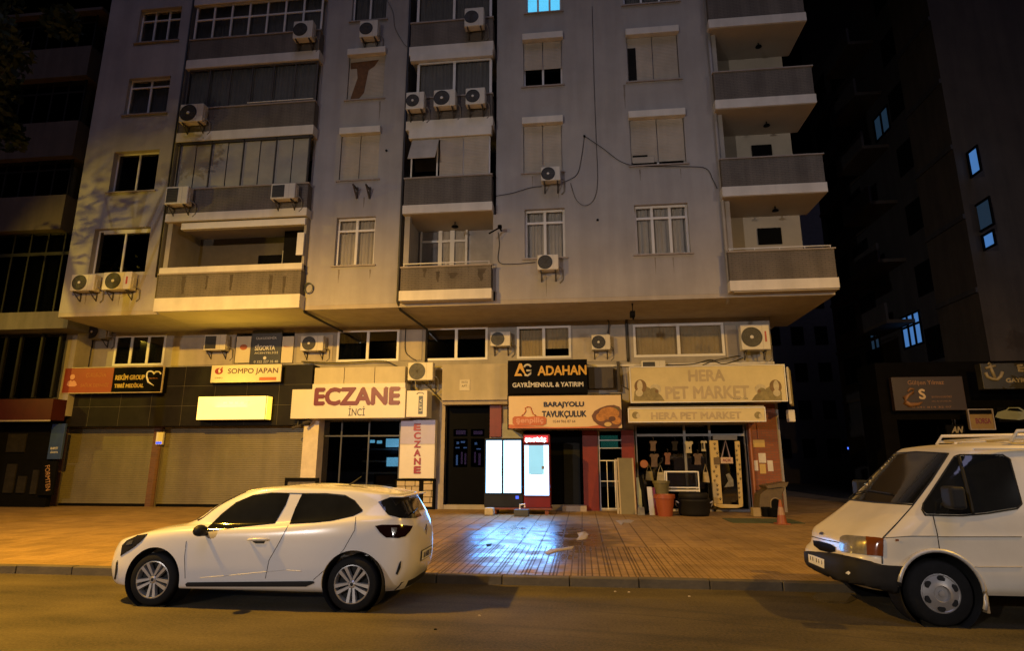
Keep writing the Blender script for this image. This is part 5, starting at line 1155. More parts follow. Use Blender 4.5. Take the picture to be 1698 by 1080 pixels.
pline([(333, 886), (352, 869), (368, 853), (392, 834), (420, 822), (450, 818), (501, 819), (540, 819), (572, 822), (588, 831), (601, 847)], bv, .006, PLB, 'window_trim', car, mirror=CY)
for l_ in ([(309, 898), (306, 925), (307, 960)], [(478, 872), (463, 900), (446, 930), (440, 960)], [(590, 858), (588, 880), (570, 912), (545, 940), (520, 962)]): pline(l_, bv, .0035, PLB, 'door_seam', car, mirror=CY)

pline([(332, 959), (380, 955), (420, 951), (470, 946), (500, 948)], bv, .0035, pm('paint_crease', (.5, .48, .45), .4), 'door_crease', car, mirror=CY)
pdecal([(308, 969), (312, 966), (520, 964), (522, 967), (508, 973), (310, 973)], bv, PLB, 'sill_trim', car, .012, mirror=CY)
ml = MB()
for (a, b_) in ((426, 897), (443, 897)): pass
for (x0, x1, yy) in ((412, 446, 896), (468, 0, 0)):
    if x1: 
        hp = [cast(bv, x0 + (x1 - x0) * k / 4, yy - (1 if 0 < k < 4 else 0), .012 if k in (0, 4) else .035) for k in range(5)]; MB().tube(hp, [.012, .016, .017, .016, .012], 8).build('door_handle', PAINT, car, smooth=True)
        MB().tube([Vector((p.x, 2 * CY - p.y, p.z)) for p in hp], .015, 8).build('door_handle', PAINT, car, smooth=True)
        pdecal([(418, 898), (440, 898), (438, 902), (424, 902)], bv, PLB, 'handle_recess', car)
hp = [cast(bv, 570 + k * 6, 880 - k * .4, .01) for k in range(4)]
# mirror
mp_ = cast(bv, 335, 886, 0)
for s in (0, 1):
    yy = lambda v: v if s == 0 else 2 * CY - v
    m = MB(); bm = bmesh.new(); bmesh.ops.create_uvsphere(bm, u_segments=16, v_segments=10, radius=1)
    for v in bm.verts: v.co = Vector((mp_.x + .06 + .075 * v.co.x, yy(mp_.y - .14 + .10 * v.co.y), mp_.z + .055 + .07 * v.co.z))
    me = bpy.data.meshes.new('door_mirror'); bmesh.ops.recalc_face_normals(bm, faces=bm.faces); bm.to_mesh(me); bm.free(); me.materials.append(PLB)
    for p in me.polygons: p.use_smooth = True
    o = bpy.data.objects.new('door_mirror', me); COL.objects.link(o); o.parent = car; o.matrix_parent_inverse = pinv(car)
    MB().tube([(mp_.x + .06, yy(mp_.y), mp_.z), (mp_.x + .06, yy(mp_.y - .10), mp_.z + .01)], .025, 8).build('mirror_arm', PLB, o)
# lamps
hl = pdecal([(203, 905), (211, 897), (228, 889), (246, 886), (236, 897), (222, 909), (200, 923)], bv, pm('dark_headlamp_glass', (.02, .02, .022), .08), 'headlamp', car, .006, mirror=CY)
pdecal([(212, 900), (222, 896), (220, 903), (210, 905)], bv, pm('chrome', (.7, .7, .7), .15, .9), 'lamp_reflector', hl[0], .012)
tl = pdecal([(622, 873), (632, 871), (660, 871), (684, 873), (680, 881), (672, 890), (660, 893), (640, 892), (630, 884)], bv, pm('dark_tail_lamp_glass', (.012, .004, .004), .08), 'tail_lamp', car, .008, mirror=CY)
pdecal([(648, 876), (658, 876), (656, 886), (650, 886)], bv, pm('chrome', (0, 0, 0)), 'lamp_reflector', tl[0], .014)
pdecal([(627, 833), (645, 826), (666, 822), (676, 823), (690, 843), (699, 856), (690, 860), (664, 860), (644, 855), (636, 846)], bv, CGL, 'rear_windscreen', car, .006)
pdecal([(656, 952), (662, 934), (665, 930), (664, 942), (659, 954)], bv, PLB, 'rear_bumper_slot', car, .006, mirror=CY)
pdecal([(190, 961), (193, 934), (196, 929), (195, 948), (192, 962)], bv, PLB, 'front_bumper_slot', car, .006, mirror=CY)
# windscreen, front grille, plate, badge built in car space (mostly seen from other positions)
def dsurf(y, z, x_from=-1, dirx=1):
    h = bv.ray_cast(Vector((CX + x_from, CY + y, z)), Vector((dirx, 0, 0))); return h[0] + h[1] * .005 if h[0] else Vector((CX, CY + y, z))
def sheet(f, nu, nv, mat, name): 
    m = MB(); vs = [f(i / nu, j / nv) for j in range(nv + 1) for i in range(nu + 1)]; m.add(vs, [(j * (nu + 1) + i, j * (nu + 1) + i + 1, (j + 1) * (nu + 1) + i + 1, (j + 1) * (nu + 1) + i) for j in range(nv) for i in range(nu)]); return m.build(name, mat, car, smooth=True)
sheet(lambda u, v: dsurf((u - .5) * 2 * (.66 - .12 * v), 1.0 + .36 * v), 12, 8, CGL, 'windscreen')
sheet(lambda u, v: dsurf((u - .5) * 2 * (.60 - .08 * v), 1.10 + .17 * v, 6, -1), 12, 8, CGL, 'rear_windscreen_centre')
sheet(lambda u, v: dsurf((u - .5) * 1.0, .50 + .14 * v), 10, 3, PLB, 'front_grille'); sheet(lambda u, v: dsurf((u - .5) * 1.2, .27 + .12 * v), 10, 3, PLB, 'lower_grille')
sheet(lambda u, v: dsurf((u - .5) * 1.5, .215 + .09 * v, 6, -1), 10, 3, PLB, 'rear_diffuser')
PLT = pm('plate_white', (.7, .7, .68), .5)
pb = sheet(lambda u, v: dsurf((u - .5) * .56, .50 + .13 * v, 6, -1) + Vector((.006, 0, 0)), 6, 2, PLB, 'plate_holder'); pb2 = sheet(lambda u, v: dsurf((u - .5) * .52, .51 + .11 * v, 6, -1) + Vector((.010, 0, 0)), 6, 2, PLT, 'number_plate')
q = dsurf(-.2, .56, 6, -1); q2 = dsurf(.2, .56, 6, -1)
o = text('01 AKB 711', -.2, .2, -.035, .035, 0, NAVY, None); mid = (q + q2) / 2; o.rotation_euler = (0, 0, atan2((q2 - q).y, (q2 - q).x)); o.location = dsurf(0, .565, 6, -1) + Vector((.016, 0, 0)); o.parent = pb2; o.matrix_parent_inverse = pinv(pb2)
MB().tube([(CX + 2.95, CY, 1.43), (CX + 3.12, CY, 1.55)], [.012, .005], 6).build('aerial', PLB, car)
q = dsurf(0, .86, 6, -1); MB().prism([(q.y - .05, q.z), (q.y, q.z + .07), (q.y + .05, q.z), (q.y, q.z - .07)], q.x, q.x + .012, axis='x').build('badge', pm('chrome', (0, 0, 0)), car)
MB().box(CX + 3.70, CX + 3.90, CY - .56, CY + .56, 1.305, 1.325).build('spoiler', PAINT, car, bevel=.009)
MB().tube([(CX + 3.93, CY - .02, 1.13), (CX + 3.99, CY - .45, 1.11)], .01, 6).build('wiper', PLB, car)

# ---- white van
VX, VY = 2.97, 8.49
van = empty('parked_van', (VX + 2, VY, 0), 'older white panel van with roof rack, cut off by the right edge', 'van')
EV = 6.5
rings = [
 (.20, 4.55, .90, EV, [(0, .33)]), (.03, 4.65, .95, EV, [(0, .40)]), (0, 4.66, .965, EV, [(0, .52)]), (.02, 4.66, .967, EV, [(0, .61)]), (.09, 4.66, .965, EV, [(0, .68)]),
 (.12, 4.66, .965, EV, [(0, .80)]), (.155, 4.66, .965, EV, [(.1, .855), (.7, .92), (4, .94)]), (.24, 4.66, .96, EV, [(.2, .915), (.7, .98), (4, 1.02)]),
 (.48, 4.66, .955, EV, [(.4, 1.085), (1, 1.12), (4, 1.14)]), (.70, 4.65, .945, 7, [(.7, 1.26), (1.2, 1.24), (4, 1.26)]), (1.0, 4.62, .905, 7, [(0, 1.55)]), (1.28, 4.58, .86, 7, [(0, 1.82)]), (1.36, 4.56, .835, 7, [(0, 1.895)]), (1.46, 4.5, .78, 7, [(1.4, 1.935), (4, 1.95)]), (1.8, 4.3, .55, 6, [(0, 1.975)]), (2.4, 3.8, .2, 5, [(0, 1.985)])]
vb, vv = ring_body(rings, (VX, VY, 0), PAINT2, 'body', van, arches=((.885, .36), (3.75, .36)), arch_r=.42, w0=.96)
for x_ in (.885, 3.75):
    for s in (-1, 1):
        MB().lathe([(.41, s * .60), (.41, s * .9), (.418, s * .945)], (VX + x_, VY, .36), 'y', 48).build('wheel_arch_liner', PLB, van, smooth=True)
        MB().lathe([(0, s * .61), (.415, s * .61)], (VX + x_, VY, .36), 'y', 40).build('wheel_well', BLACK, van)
        wheel(van, (VX + x_, VY + s * .925, .345), .345, .20, s, 'cap', .205)
        m = MB(); P = [(VX + x_ + .435 * cos(a), VY + s * .962, .36 + .435 * sin(a)) for a in [radians(d) for d in range(-22, 175, 9)]]; m.tube(P, .022, 8); m.build('arch_flare', pm('flare_grey', (.50, .50, .50), .4, .3), van, smooth=True)
    MB().box(VX + x_ + .43, VX + x_ + .46, VY - .955, VY - .75, .16, .40).build('mud_flap', pm('mud_flap_tan', (.30, .22, .12), .7, var=.2), van)
# glass
pdecal([(1394, 827), (1430, 790), (1471, 756), (1520, 751), (1571, 754), (1566, 766), (1545, 795), (1514, 836), (1480, 835), (1450, 833), (1420, 830)], vv, CGL, 'windscreen', van, .006, step=6)
wd_ = pdecal([(1529, 845), (1531, 836), (1540, 824), (1562, 792), (1583, 760), (1592, 757), (1630, 756), (1662, 757), (1672, 762), (1676, 772), (1690, 818), (1694, 836), (1686, 842), (1637, 850), (1595, 854), (1536, 853)], vv, CGL, 'door_window', van, .006, mirror=VY, step=6)
pline([(1590, 758), (1599, 795), (1613, 853)], vv, .018, PLB, 'window_post', van, .01, mirror=VY)
pline([(1531, 837), (1562, 790), (1583, 758), (1592, 755), (1662, 755), (1674, 762), (1694, 836), (1686, 844), (1637, 852), (1595, 856), (1534, 855), (1529, 846), (1531, 837)], vv, .010, PLB, 'window_rubber', van, .004)
pline([(1394, 827), (1430, 789), (1471, 754), (1520, 750), (1573, 753), (1545, 797), (1514, 838), (1450, 834), (1394, 828)], vv, .010, PLB, 'windscreen_rubber', van, .004)
pline([(1547, 856), (1554, 885), (1558, 912)], vv, .005, PLB, 'door_seam', van); pline([(1555, 891), (1620, 891), (1694, 891)], vv, .004, PLB, 'side_crease', van); pline([(1464, 893), (1510, 890), (1553, 890)], vv, .004, PLB, 'side_crease', van)
pline([(1616, 941), (1660, 941), (1695, 941)], vv, .005, pm('van_crease', (.35, .32, .27), .5), 'side_crease', van)
pline([(1514, 839), (1490, 866), (1464, 893), (1462, 908), (1463, 936)], vv, .007, PLB, 'bonnet_seam', van)
pline([(1345, 890), (1368, 896), (1394, 901), (1398, 893), (1404, 890), (1464, 894)], vv, .006, PLB, 'bonnet_seam', van)
hl = pdecal([(1394, 893), (1398, 890), (1404, 889), (1465, 894), (1464, 923), (1440, 921), (1396, 916), (1393, 908)], vv, pm('headlamp_clear', (.24, .22, .17), .35, .3, var=.3, scale=20, coat=.6), 'headlamp', van, .012, step=4)
pdecal([(1437, 892), (1465, 894), (1464, 923), (1438, 921)], vv, pm('amber_lens', (.17, .045, .008), .15, coat=.5), 'indicator', hl[0], .018, step=4)
pdecal([(1349, 897), (1360, 898), (1378, 903), (1386, 908), (1386, 916), (1376, 918), (1360, 914), (1350, 906)], vv, BLACK, 'front_grille', van, .008)
pdecal([(1360, 884), (1364, 883), (1367, 885), (1364, 888), (1359, 887)], vv, NAVY, 'badge', van, .008, step=2)
pdecal([(1338, 916), (1346, 916), (1390, 923), (1464, 938), (1505, 940), (1503, 960), (1496, 983), (1450, 972), (1400, 962), (1360, 950), (1344, 942), (1339, 930)], vv, pm('dark_bumper', (.020, .019, .018), .65, var=.2, scale=6), 'bumper', van, .02, step=5, thick=.02)
pl = pdecal([(1346, 920), (1373, 930), (1373, 943), (1347, 932)], vv, PLT, 'number_plate', van, .045, step=4)
for k, (a, b_) in enumerate(((1350, 926), (1354, 927.5), (1360, 930), (1364, 931.5), (1369, 933.5))): pline([(a, b_ - 2.5), (a + .5, b_ + 3)], vv, .006, NAVY, 'plate_digit', pl[0], .046, n=2)
pdecal([(1408, 948), (1411, 947), (1414, 950), (1411, 953), (1408, 951)], vv, PLT, 'round_sticker', van, .046, step=2)
pdecal([(1484, 895), (1490, 895), (1490, 898), (1485, 898)], vv, pm('amber_lens', (0, 0, 0)), 'side_repeater', van, .012, step=2)
q = cast(vv, 1556, 845, 0)
for s in (0, 1):
    yy = lambda v: v if s == 0 else 2 * VY - v
    o = MB().box(q.x - .03, q.x + .13, yy(q.y - .34), yy(q.y - .13), q.z + .02, q.z + .26).build('door_mirror', PLB, van, bevel=.035, seg=3)
    MB().tube([(q.x + .05, yy(q.y), q.z + .05), (q.x + .05, yy(q.y - .16), q.z + .08)], .022, 8).build('mirror_arm', PLB, o)
# wiper, drip rail, roof rack
pline([(1402, 824), (1440, 815), (1482, 822)], vv, .008, PLB, 'wiper', van, .02)
rk = empty('roof_rack', (VX + 3, VY, 1.97)); rk.parent = van; rk.matrix_parent_inverse = pinv(van)
y0r, y1r = VY - .76, VY + .76
for yy in (y0r, y1r):
    m = MB()
    m.tube([(VX + 1.98, yy, 1.98), (VX + 2.06, yy, 2.10), (VX + 4.3, yy, 2.13), (VX + 4.35, yy, 2.02)], .022, 8); m.tube([(VX + 2.0, yy, 2.02), (VX + 4.35, yy, 2.04)], .02, 8); m.build('side_rail', PAINT2, rk, smooth=True)
for k in range(5): xx = VX + 2.08 + k * .55; MB().tube([(xx, y0r, 2.03), (xx, y1r, 2.03)], .018, 8).build('cross_bar', PAINT2, rk, smooth=True)

for k in range(4):
    for yy in (y0r, y1r): xx = VX + 2.2 + k * .65; MB().box(xx, xx + .04, yy - .02, yy + .02, 1.93, 2.05).build('rack_foot', PAINT2, rk)

MB().box(VX + 1.5, VX + 4.4, VY - .87, VY - .845, 1.885, 1.90).build('drip_rail', PAINT2, van)
# seats seen dimly through glass are left to the dark tinted panes

# ============================================================ THINGS IN FRONT OF THE SHOPS
COOL = emit('cold_fridge_panel', (.30, .64, 1.0), 4.6, (.1, .1, .1)); FRB = pm('fridge_black', (.02, .022, .028), .35)
YF2 = 19.75
def pxb(px, Y): return rect(*px, Y)
t = empty('display_fridge', (F(836, 845, YF2)[0], YF2 + .3, .32), 'black two-door display fridge with glowing white doors on the pavement', 'fridge')
q = pxb((803, 727, 867, 842), YF2); MB().box(q[0], q[1], YF2 + .02, YF2 + .68, .32, q[3]).build('cabinet', FRB, t, bevel=.02)
for a, b_ in ((806, 832), (835, 864)):
    r = pxb((a, 731, b_, 818), YF2); d = MB().box(r[0] - .03, r[0], YF2 - .02, YF2 + .03, r[2] - .03, r[3] + .03).box(r[1], r[1] + .03, YF2 - .02, YF2 + .03, r[2] - .03, r[3] + .03).box(r[0], r[1], YF2 - .02, YF2 + .03, r[2] - .03, r[2]).box(r[0], r[1], YF2 - .02, YF2 + .03, r[3], r[3] + .03).build('door', FRB, t); B('lit_glass', COOL, d, r[0], r[1], YF2 - .0, YF2 + .018, r[2], r[3])
    B('handle', FRB, d, (r[1] if a < 820 else r[0] - .03), (r[1] + .03 if a < 820 else r[0]), YF2 - .06, YF2 - .02, .5 * (r[2] + r[3]) - .3, .5 * (r[2] + r[3]) + .3)
r = pxb((855, 823, 860, 828), YF2); B('control_light', emit('blue_led', (.03, .12, 1), 1.3, (.05, .05, .1)), t, r[0], r[1], YF2 + .0, YF2 + .025, r[2], r[3])
t = empty('display_fridge', (F(890, 845, YF2)[0], YF2 + .3, .32), 'red single-door display fridge with a glowing header', 'fridge')
FRR = pm('fridge_red', (.15, .008, .010), .35)
q = pxb((868, 722, 912, 845), YF2); r = pxb((870, 739, 910, 822), YF2); hz = F(890, 736, YF2)[1]
MB().box(q[0], q[1], YF2 + .03, YF2 + .68, .32, q[3]).build('cabinet', FRR, t, bevel=.02); MB().box(r[0] - .03, r[0], YF2 - .02, YF2 + .03, r[2] - .03, r[3] + .03).box(r[1], r[1] + .03, YF2 - .02, YF2 + .03, r[2] - .03, r[3] + .03).box(r[0], r[1], YF2 - .02, YF2 + .03, r[2] - .03, r[2]).box(r[0], r[1], YF2 - .02, YF2 + .03, r[3], r[3] + .03).build('door', FRR, t)
CB = emit('cold_interior', (.36, .80, .95), 1.0, (.05, .05, .05))
B('lit_glass', COOL, t, r[0], r[0] + .13, YF2, YF2 + .018, r[2], r[3]); B('lit_glass', COOL, t, r[1] - .16, r[1], YF2, YF2 + .018, r[2], r[3]); B('lit_glass', COOL, t, r[0] + .13, r[1] - .16, YF2, YF2 + .018, r[2], r[2] + (r[3] - r[2]) * .42); B('lit_interior', CB, t, r[0] + .13, r[1] - .16, YF2 + .004, YF2 + .02, r[2] + (r[3] - r[2]) * .42, r[3])
B('shelf', CURTD, t, r[0] + .2, r[1] - .2, YF2 - .004, YF2 + .0, r[2] + (r[3] - r[2]) * .41, r[2] + (r[3] - r[2]) * .42); B('handle', pm('handle_grey', (.2, .2, .2), .4), t, r[1] - .22, r[1] - .14, YF2 - .05, YF2 - .01, r[2] + (r[3] - r[2]) * .52, r[2] + (r[3] - r[2]) * .58)
hd = MB().box(q[0] - .01, q[1] + .01, YF2 - .05, YF2 + .2, hz, q[3] + .02).build('header', FRR, t, bevel=.03)
HL = emit('red_header_glow', (1.0, .05, .06), 1.6, (.2, .02, .02)); B('lit_header', HL, hd, q[0] + .05, q[1] - .05, YF2 - .06, YF2 - .049, hz + .04, q[3] - .03)
a = pxb((871, 726, 905, 734), YF2 - .06); text('ŞENPİLİÇ', a[0], a[1], a[2], a[3], YF2 - .06, emit('white_header_letters', (1, .9, .9), 7), hd, bold=.04)
# glow of the fridges onto the pavement (their own light tubes)
for xx in (-2.9, -1.5):
    l = light('fridge_light', 'AREA', (xx, YF2 - .12, 1.5), (xx + .1, YF2 - 6, .2), 42, (.10, .38, 1.0)); l.data.size = 1.2; l.data.specular_factor = 0
PLK = pm('reddish_plank', (.16, .045, .03), .7, var=.3, scale=5); 
q0, q1 = F(812, 848, YF2)[0], F(915, 848, YF2)[0]
t = empty('pallet', ((q0 + q1) / 2, YF2 + .3, .12), 'low reddish wooden pallet under the two fridges', 'pallet')
MB().box(q0, q1, YF2 - .1, YF2 + .7, .26, .315).build('deck', PLK, t, bevel=.006)
for k in range(3): xx = q0 + (q1 - q0) * (.05 + .42 * k); B('runner', PLK, t, xx, xx + .12, YF2 - .05, YF2 + .65, .12, .26)
def simple(name, px, Y, dep, mat, label, cat, z0=.12, bevel=.015):
    q = rect(*px, Y); return tag(MB().box(q[0], q[1], Y, Y + dep, z0, q[3]).build(name, mat, bevel=bevel), label, cat)
simple('concrete_block', (803, 843, 818, 855), YF2 - .6, .3, pm('block_cream', (.42, .36, .26), .8, var=.25, scale=9, bump=.4), 'rounded cream block on the pavement left of the pallet', 'block', bevel=.04)
o = simple('plastic_crate', (852, 846, 876, 857), YF2 - .8, .35, pm('crate_dark_grey', (.05, .055, .07), .6), 'small dark grey crate in front of the fridges', 'crate')
q = rect(862, 838, 870, 845, YF2 - .7); tag(MB().tube([(q[0], YF2 - .7, q[2]), (q[0], YF2 - .7, q[3]), (q[1], YF2 - .68, q[3] + .02), (q[1], YF2 - .7, q[2] + .05)], .025, 8).build('paper_cup', TRIM), 'small white crumpled cup on the dark grey crate', 'cup')
# leaning panels
def lean(px, Y, dy, mat, label, name='leaning_panel', th=.04, frame=None):
    q = rect(*px, Y); t = MB(); t.add([(q[0], Y - dy, .12), (q[1], Y - dy, .12), (q[1], Y, q[3]), (q[0], Y, q[3]), (q[0], Y - dy + th, .12), (q[1], Y - dy + th, .12), (q[1], Y + th, q[3]), (q[0], Y + th, q[3])], [(0, 1, 2, 3), (4, 7, 6, 5), (0, 4, 5, 1), (1, 5, 6, 2), (2, 6, 7, 3), (3, 7, 4, 0)])
    o = t.build(name, mat); tag(o, label, 'panel')
    if frame:
        for a in (q[0], q[1] - .05): MB().add([(a, Y - dy - .012, .12), (a + .05, Y - dy - .012, .12), (a + .05, Y - .012, q[3]), (a, Y - .012, q[3]), (a, Y - dy - .001, .12), (a + .05, Y - dy - .001, .12), (a + .05, Y - .001, q[3]), (a, Y - .001, q[3])], [(0, 1, 2, 3), (4, 7, 6, 5), (0, 4, 5, 1), (1, 5, 6, 2), (2, 6, 7, 3), (3, 7, 4, 0)]).build('edge_strip', frame, o)
    return o
YP = 20.6
lean((1025, 760, 1052, 860), YP, .5, pm('olive_board', (.15, .13, .065), .6, var=.12, scale=2), 'tall olive board leaning against the red pillar', frame=pm('dull_brass', (.35, .28, .16), .5))
lean((1021, 762, 1024, 858), YP + .1, .45, CEIL, 'narrow plank edge behind the left side of the olive board')
lean((1056, 792, 1063, 866), YP, .4, pm('greenish_board', (.26, .27, .16), .6), 'narrow greenish board right of the olive board')
lean((1074, 808, 1082, 868), YP - .2, .5, pm('bluish_white_board', (.50, .50, .52), .4), 'bluish white board left of the orange pot')
lean((1083, 809, 1087, 871), YP - .25, .5, pm('white_board', (.62, .57, .5), .4), 'white narrow board with a dark red edge beside the orange pot', frame=MAROON)
q = rect(1056, 842, 1068, 866, YP - .6); tag(MB().add([(q[0], YP - .9, .13), (q[1], YP - .9, .13), (q[1] + .02, YP - .5, q[3]), (q[0] + .05, YP - .5, q[3]), (q[0], YP - .88, .12), (q[1], YP - .88, .12), (q[1] + .02, YP - .46, q[3]), (q[0] + .05, YP - .46, q[3])], [(0, 1, 2, 3), (4, 7, 6, 5), (0, 4, 5, 1), (1, 5, 6, 2), (2, 6, 7, 3), (3, 7, 4, 0)]).build('metal_plate', pm('galvanised', (.45, .45, .44), .35, .6, var=.25, scale=6)), 'short galvanised plate leaning at the foot of the boards', 'plate')
m = MB(); q = rect(1063, 790, 1073, 845, YP); m.tube([(q[0], YP, q[3]), (q[0] + .05, YP - .1, (q[2] + q[3]) / 2), (q[0] + .12, YP - .2, q[2] - .1), (q[1], YP - .3, .2)], [.06, .09, .1, .05], 8); tag(m.build('rolled_mat', BLACK, smooth=True), 'dark rolled mat standing between the boards', 'mat')
# pots and tubs
YQ = 19.6
def pot(px, Y, mat, label, r_top, r_bot, h, z0=.12, name='plant_pot', cat='pot', cx=None):
    x = F(px, 850, Y)[0]; t = MB().lathe([(0, 0), (r_bot, 0), (r_top * .97, h * .82), (r_top * 1.06, h * .82), (r_top * 1.06, h), (r_top * .95, h), (r_bot * .85, .04), (0, .04)], (x, Y, z0), 'z', 32); o = t.build(name, mat); smoothmod(o, 35); return tag(o, label, cat)
pot(1103, YQ, pm('orange_plastic', (.27, .065, .02), .45, var=.08), 'bright orange tapered plastic pot', .30, .21, .64)
pot(1099, YQ + .8, pm('olive_tub', (.14, .12, .05), .55, var=.3), 'olive tub on a stool behind the orange pot', .26, .2, .42, .72, 'tub', 'tub')
x = F(1099, 830, YQ + .8)[0]; m = MB()
for sx in (-1, 1):
    for sy in (-1, 1): m.tube([(x + sx * .2, YQ + .8 + sy * .2, .12), (x + sx * .14, YQ + .8 + sy * .14, .68)], .025, 6)
st = empty('stool', (x, YQ + .8, .12), 'low dark stool carrying the olive tub', 'stool'); B('seat', PLB, st, x - .2, x + .2, YQ + .6, YQ + 1.0, .68, .719)
for sx in (-1, 1):
    for sy in (-1, 1): MB().tube([(x + sx * .2, YQ + .8 + sy * .2, .12), (x + sx * .14, YQ + .8 + sy * .14, .68)], .025, 6).build('leg', PLB, st)
x = F(1153, 850, YQ + .1)[0]; t = empty('basket', (x, YQ + .3, .12), 'large black tub with two pale handles in front of the pet shop window', 'tub')
MB().lathe([(0, 0), (.42, 0), (.47, .1), (.48, .42), (.5, .44), (.5, .5), (.45, .5), (.42, .06), (0, .06)], (x, YQ + .3, .12), 'z', 28).build('bowl', pm('black_rubber', (.015, .014, .013), .55), t, smooth=True)
MB().lathe([(.40, .0), (.44, .02), (.45, .14), (.40, .2)], (x, YQ + .3, .61), 'z', 28).build('inner_bin', pm('black_rubber', (0, 0, 0)), t, smooth=True)
for s in (-1, 1): MB().tube([(x + s * .47, YQ + .15, .5), (x + s * .54, YQ + .18, .55), (x + s * .55, YQ + .28, .45), (x + s * .5, YQ + .3, .38)], .025, 8).build('handle', pm('pale_handle', (.5, .45, .38), .5), t, smooth=True)
# glass tank on a white stand
YT = 20.5; q = rect(1105, 782, 1160, 828, YT); t = empty('glass_tank', ((q[0] + q[1]) / 2, YT, .12), 'glass tank in a whitish metal frame standing before the pet shop window', 'tank')
fz = F(1130, 810, YT)[1]; m = MB(); ft = .035
for xx in (q[0], q[1] - ft):
    for yy in (YT, YT + .4): m.box(xx, xx + ft, yy, yy + ft, .12, q[3])
for zz_ in (q[3] - ft, fz, fz - .1): m.box(q[0] + ft, q[1] - ft, YT + .003, YT + ft - .003, zz_, zz_ + ft); m.box(q[0] + ft, q[1] - ft, YT + .403, YT + .397 + ft, zz_, zz_ + ft)
m.build('frame', TRIM, t); B('pane', GLD, t, q[0] + ft, q[1] - ft, YT + .01, YT + .016, fz, q[3] - ft); B('shelf', pm('tank_floor', (.4, .36, .28), .6), t, q[0] + ft, q[1] - ft, YT + .04, YT + .39, fz - .06, fz - .04)
# clothes and bags hanging in the window
YH = YG - .25
def shirt(cx, cy, w_, h_, mat, label, name='pet_shirt', tail=True, group='pet clothes hanging in the window'):
    P = [(-.5, .30), (-.42, .48), (-.18, .5), (0, .44), (.18, .5), (.42, .48), (.5, .30), (.34, .22), (.30, -.1), (.36, -.5), (-.36, -.5), (-.30, -.1), (-.34, .22)]
    poly = [F(cx + a * w_, cy - b_ * h_, YH) for a, b_ in P]; t = empty(name, (F(cx, cy, YH)[0], YH, poly[0][1]), label, 'garment', group)
    o = MB().prism(poly, YH - .02, YH + .02).build('cloth', mat, t, bevel=.012); c = F(cx, cy - h_ * .5, YH); MB().tube([(c[0], YH, c[1]), (c[0] + .02, YH, c[1] + .08), (c[0] - .02, YH, c[1] + .12)], .008, 5).build('hanger', BRK, t)
    return t, c
gp, wp, pk, dk_ = pm('grey_pink_cloth', (.11, .075, .07), .9, var=.3, scale=8), pm('white_cloth', (.40, .36, .28), .9, var=.2, scale=8), pm('pink_cloth', (.16, .075, .065), .9, var=.3, scale=8), pm('dark_cloth', (.02, .018, .02), .9, var=.3)
for a in ((1083, 740, 13, 17, gp, 'grey pink pet shirt, leftmost in the upper row of the window'), (1085, 764, 16, 22, gp, 'longer grey pink pet shirt directly below the leftmost one'), (1107, 761, 12, 20, pk, 'pinkish pet shirt alone left of the window centre'), (1119, 740, 12, 16, dk_, 'dark pet shirt in the upper row, barely visible'), (1142, 742, 15, 20, wp, 'bright white pet outfit in the upper row'), (1157, 762, 16, 19, gp, 'brownish pet shirt above the glass tank'), (1167, 740, 11, 18, wp, 'white pet outfit with black stripes at the window edge')):
    t, c = shirt(*a)
    if 'stripes' in a[5]:
        for dx in (-.05, .05): B('stripe', BLACK, t, c[0] + dx - .02, c[0] + dx + .02, YH - .04, YH - .022, c[1] - .28, c[1] - .08)
    if 'outfit in the upper' in a[5]: B('print', BLACK, t, c[0] - .01, c[0] + .03, YH - .04, YH - .022, c[1] - .26, c[1] - .2)
def bag(cx, y0, y1, w_, mat, label, strap=True):
    top = F(cx, y0, YH); bot = F(cx, y1, YH); ww = F(cx + w_ / 2, y1, YH)[0] - bot[0]; zm = bot[1] + (top[1] - bot[1]) * .55; t = empty('hanging_bag', (bot[0], YH, bot[1]), label, 'bag', 'bags hanging at the pet shop front')
    MB().prism([(bot[0] - ww, bot[1]), (bot[0] + ww, bot[1] - .02), (bot[0] + ww * .7, zm), (bot[0] - ww * .7, zm)], YH - .08, YH + .04).build('pouch', mat, t, bevel=.02)
    MB().tube([(bot[0] - ww * .6, YH - .02, zm), (bot[0], YH - .02, top[1]), (bot[0] + ww * .6, YH - .02, zm)], .012, 6).build('strap', mat, t)
bag(1077, 770, 797, 14, pm('olive_bag', (.22, .18, .08), .8, var=.3, scale=9), 'olive bag hanging low at the left of the pet window'); bag(1096, 772, 798, 14, wp, 'cream bag with triangular strap beside the olive bag'); bag(1171, 770, 800, 11, pm('tan_bag', (.40, .33, .22), .8, var=.3, scale=9), 'tan bag hanging beside the paw-print door frame')
q = F(1068, 770, YH); t = tag(MB().lathe([(0, -.03), (.12, -.028), (.135, -.01), (.135, .02), (0, .02)], (q[0], YH, q[1]), 'y', 24).build('orange_disc', pm('orange_toy', (.32, .12, .05), .5), smooth=False), 'flat orange disc hanging above the dark mat', 'toy')
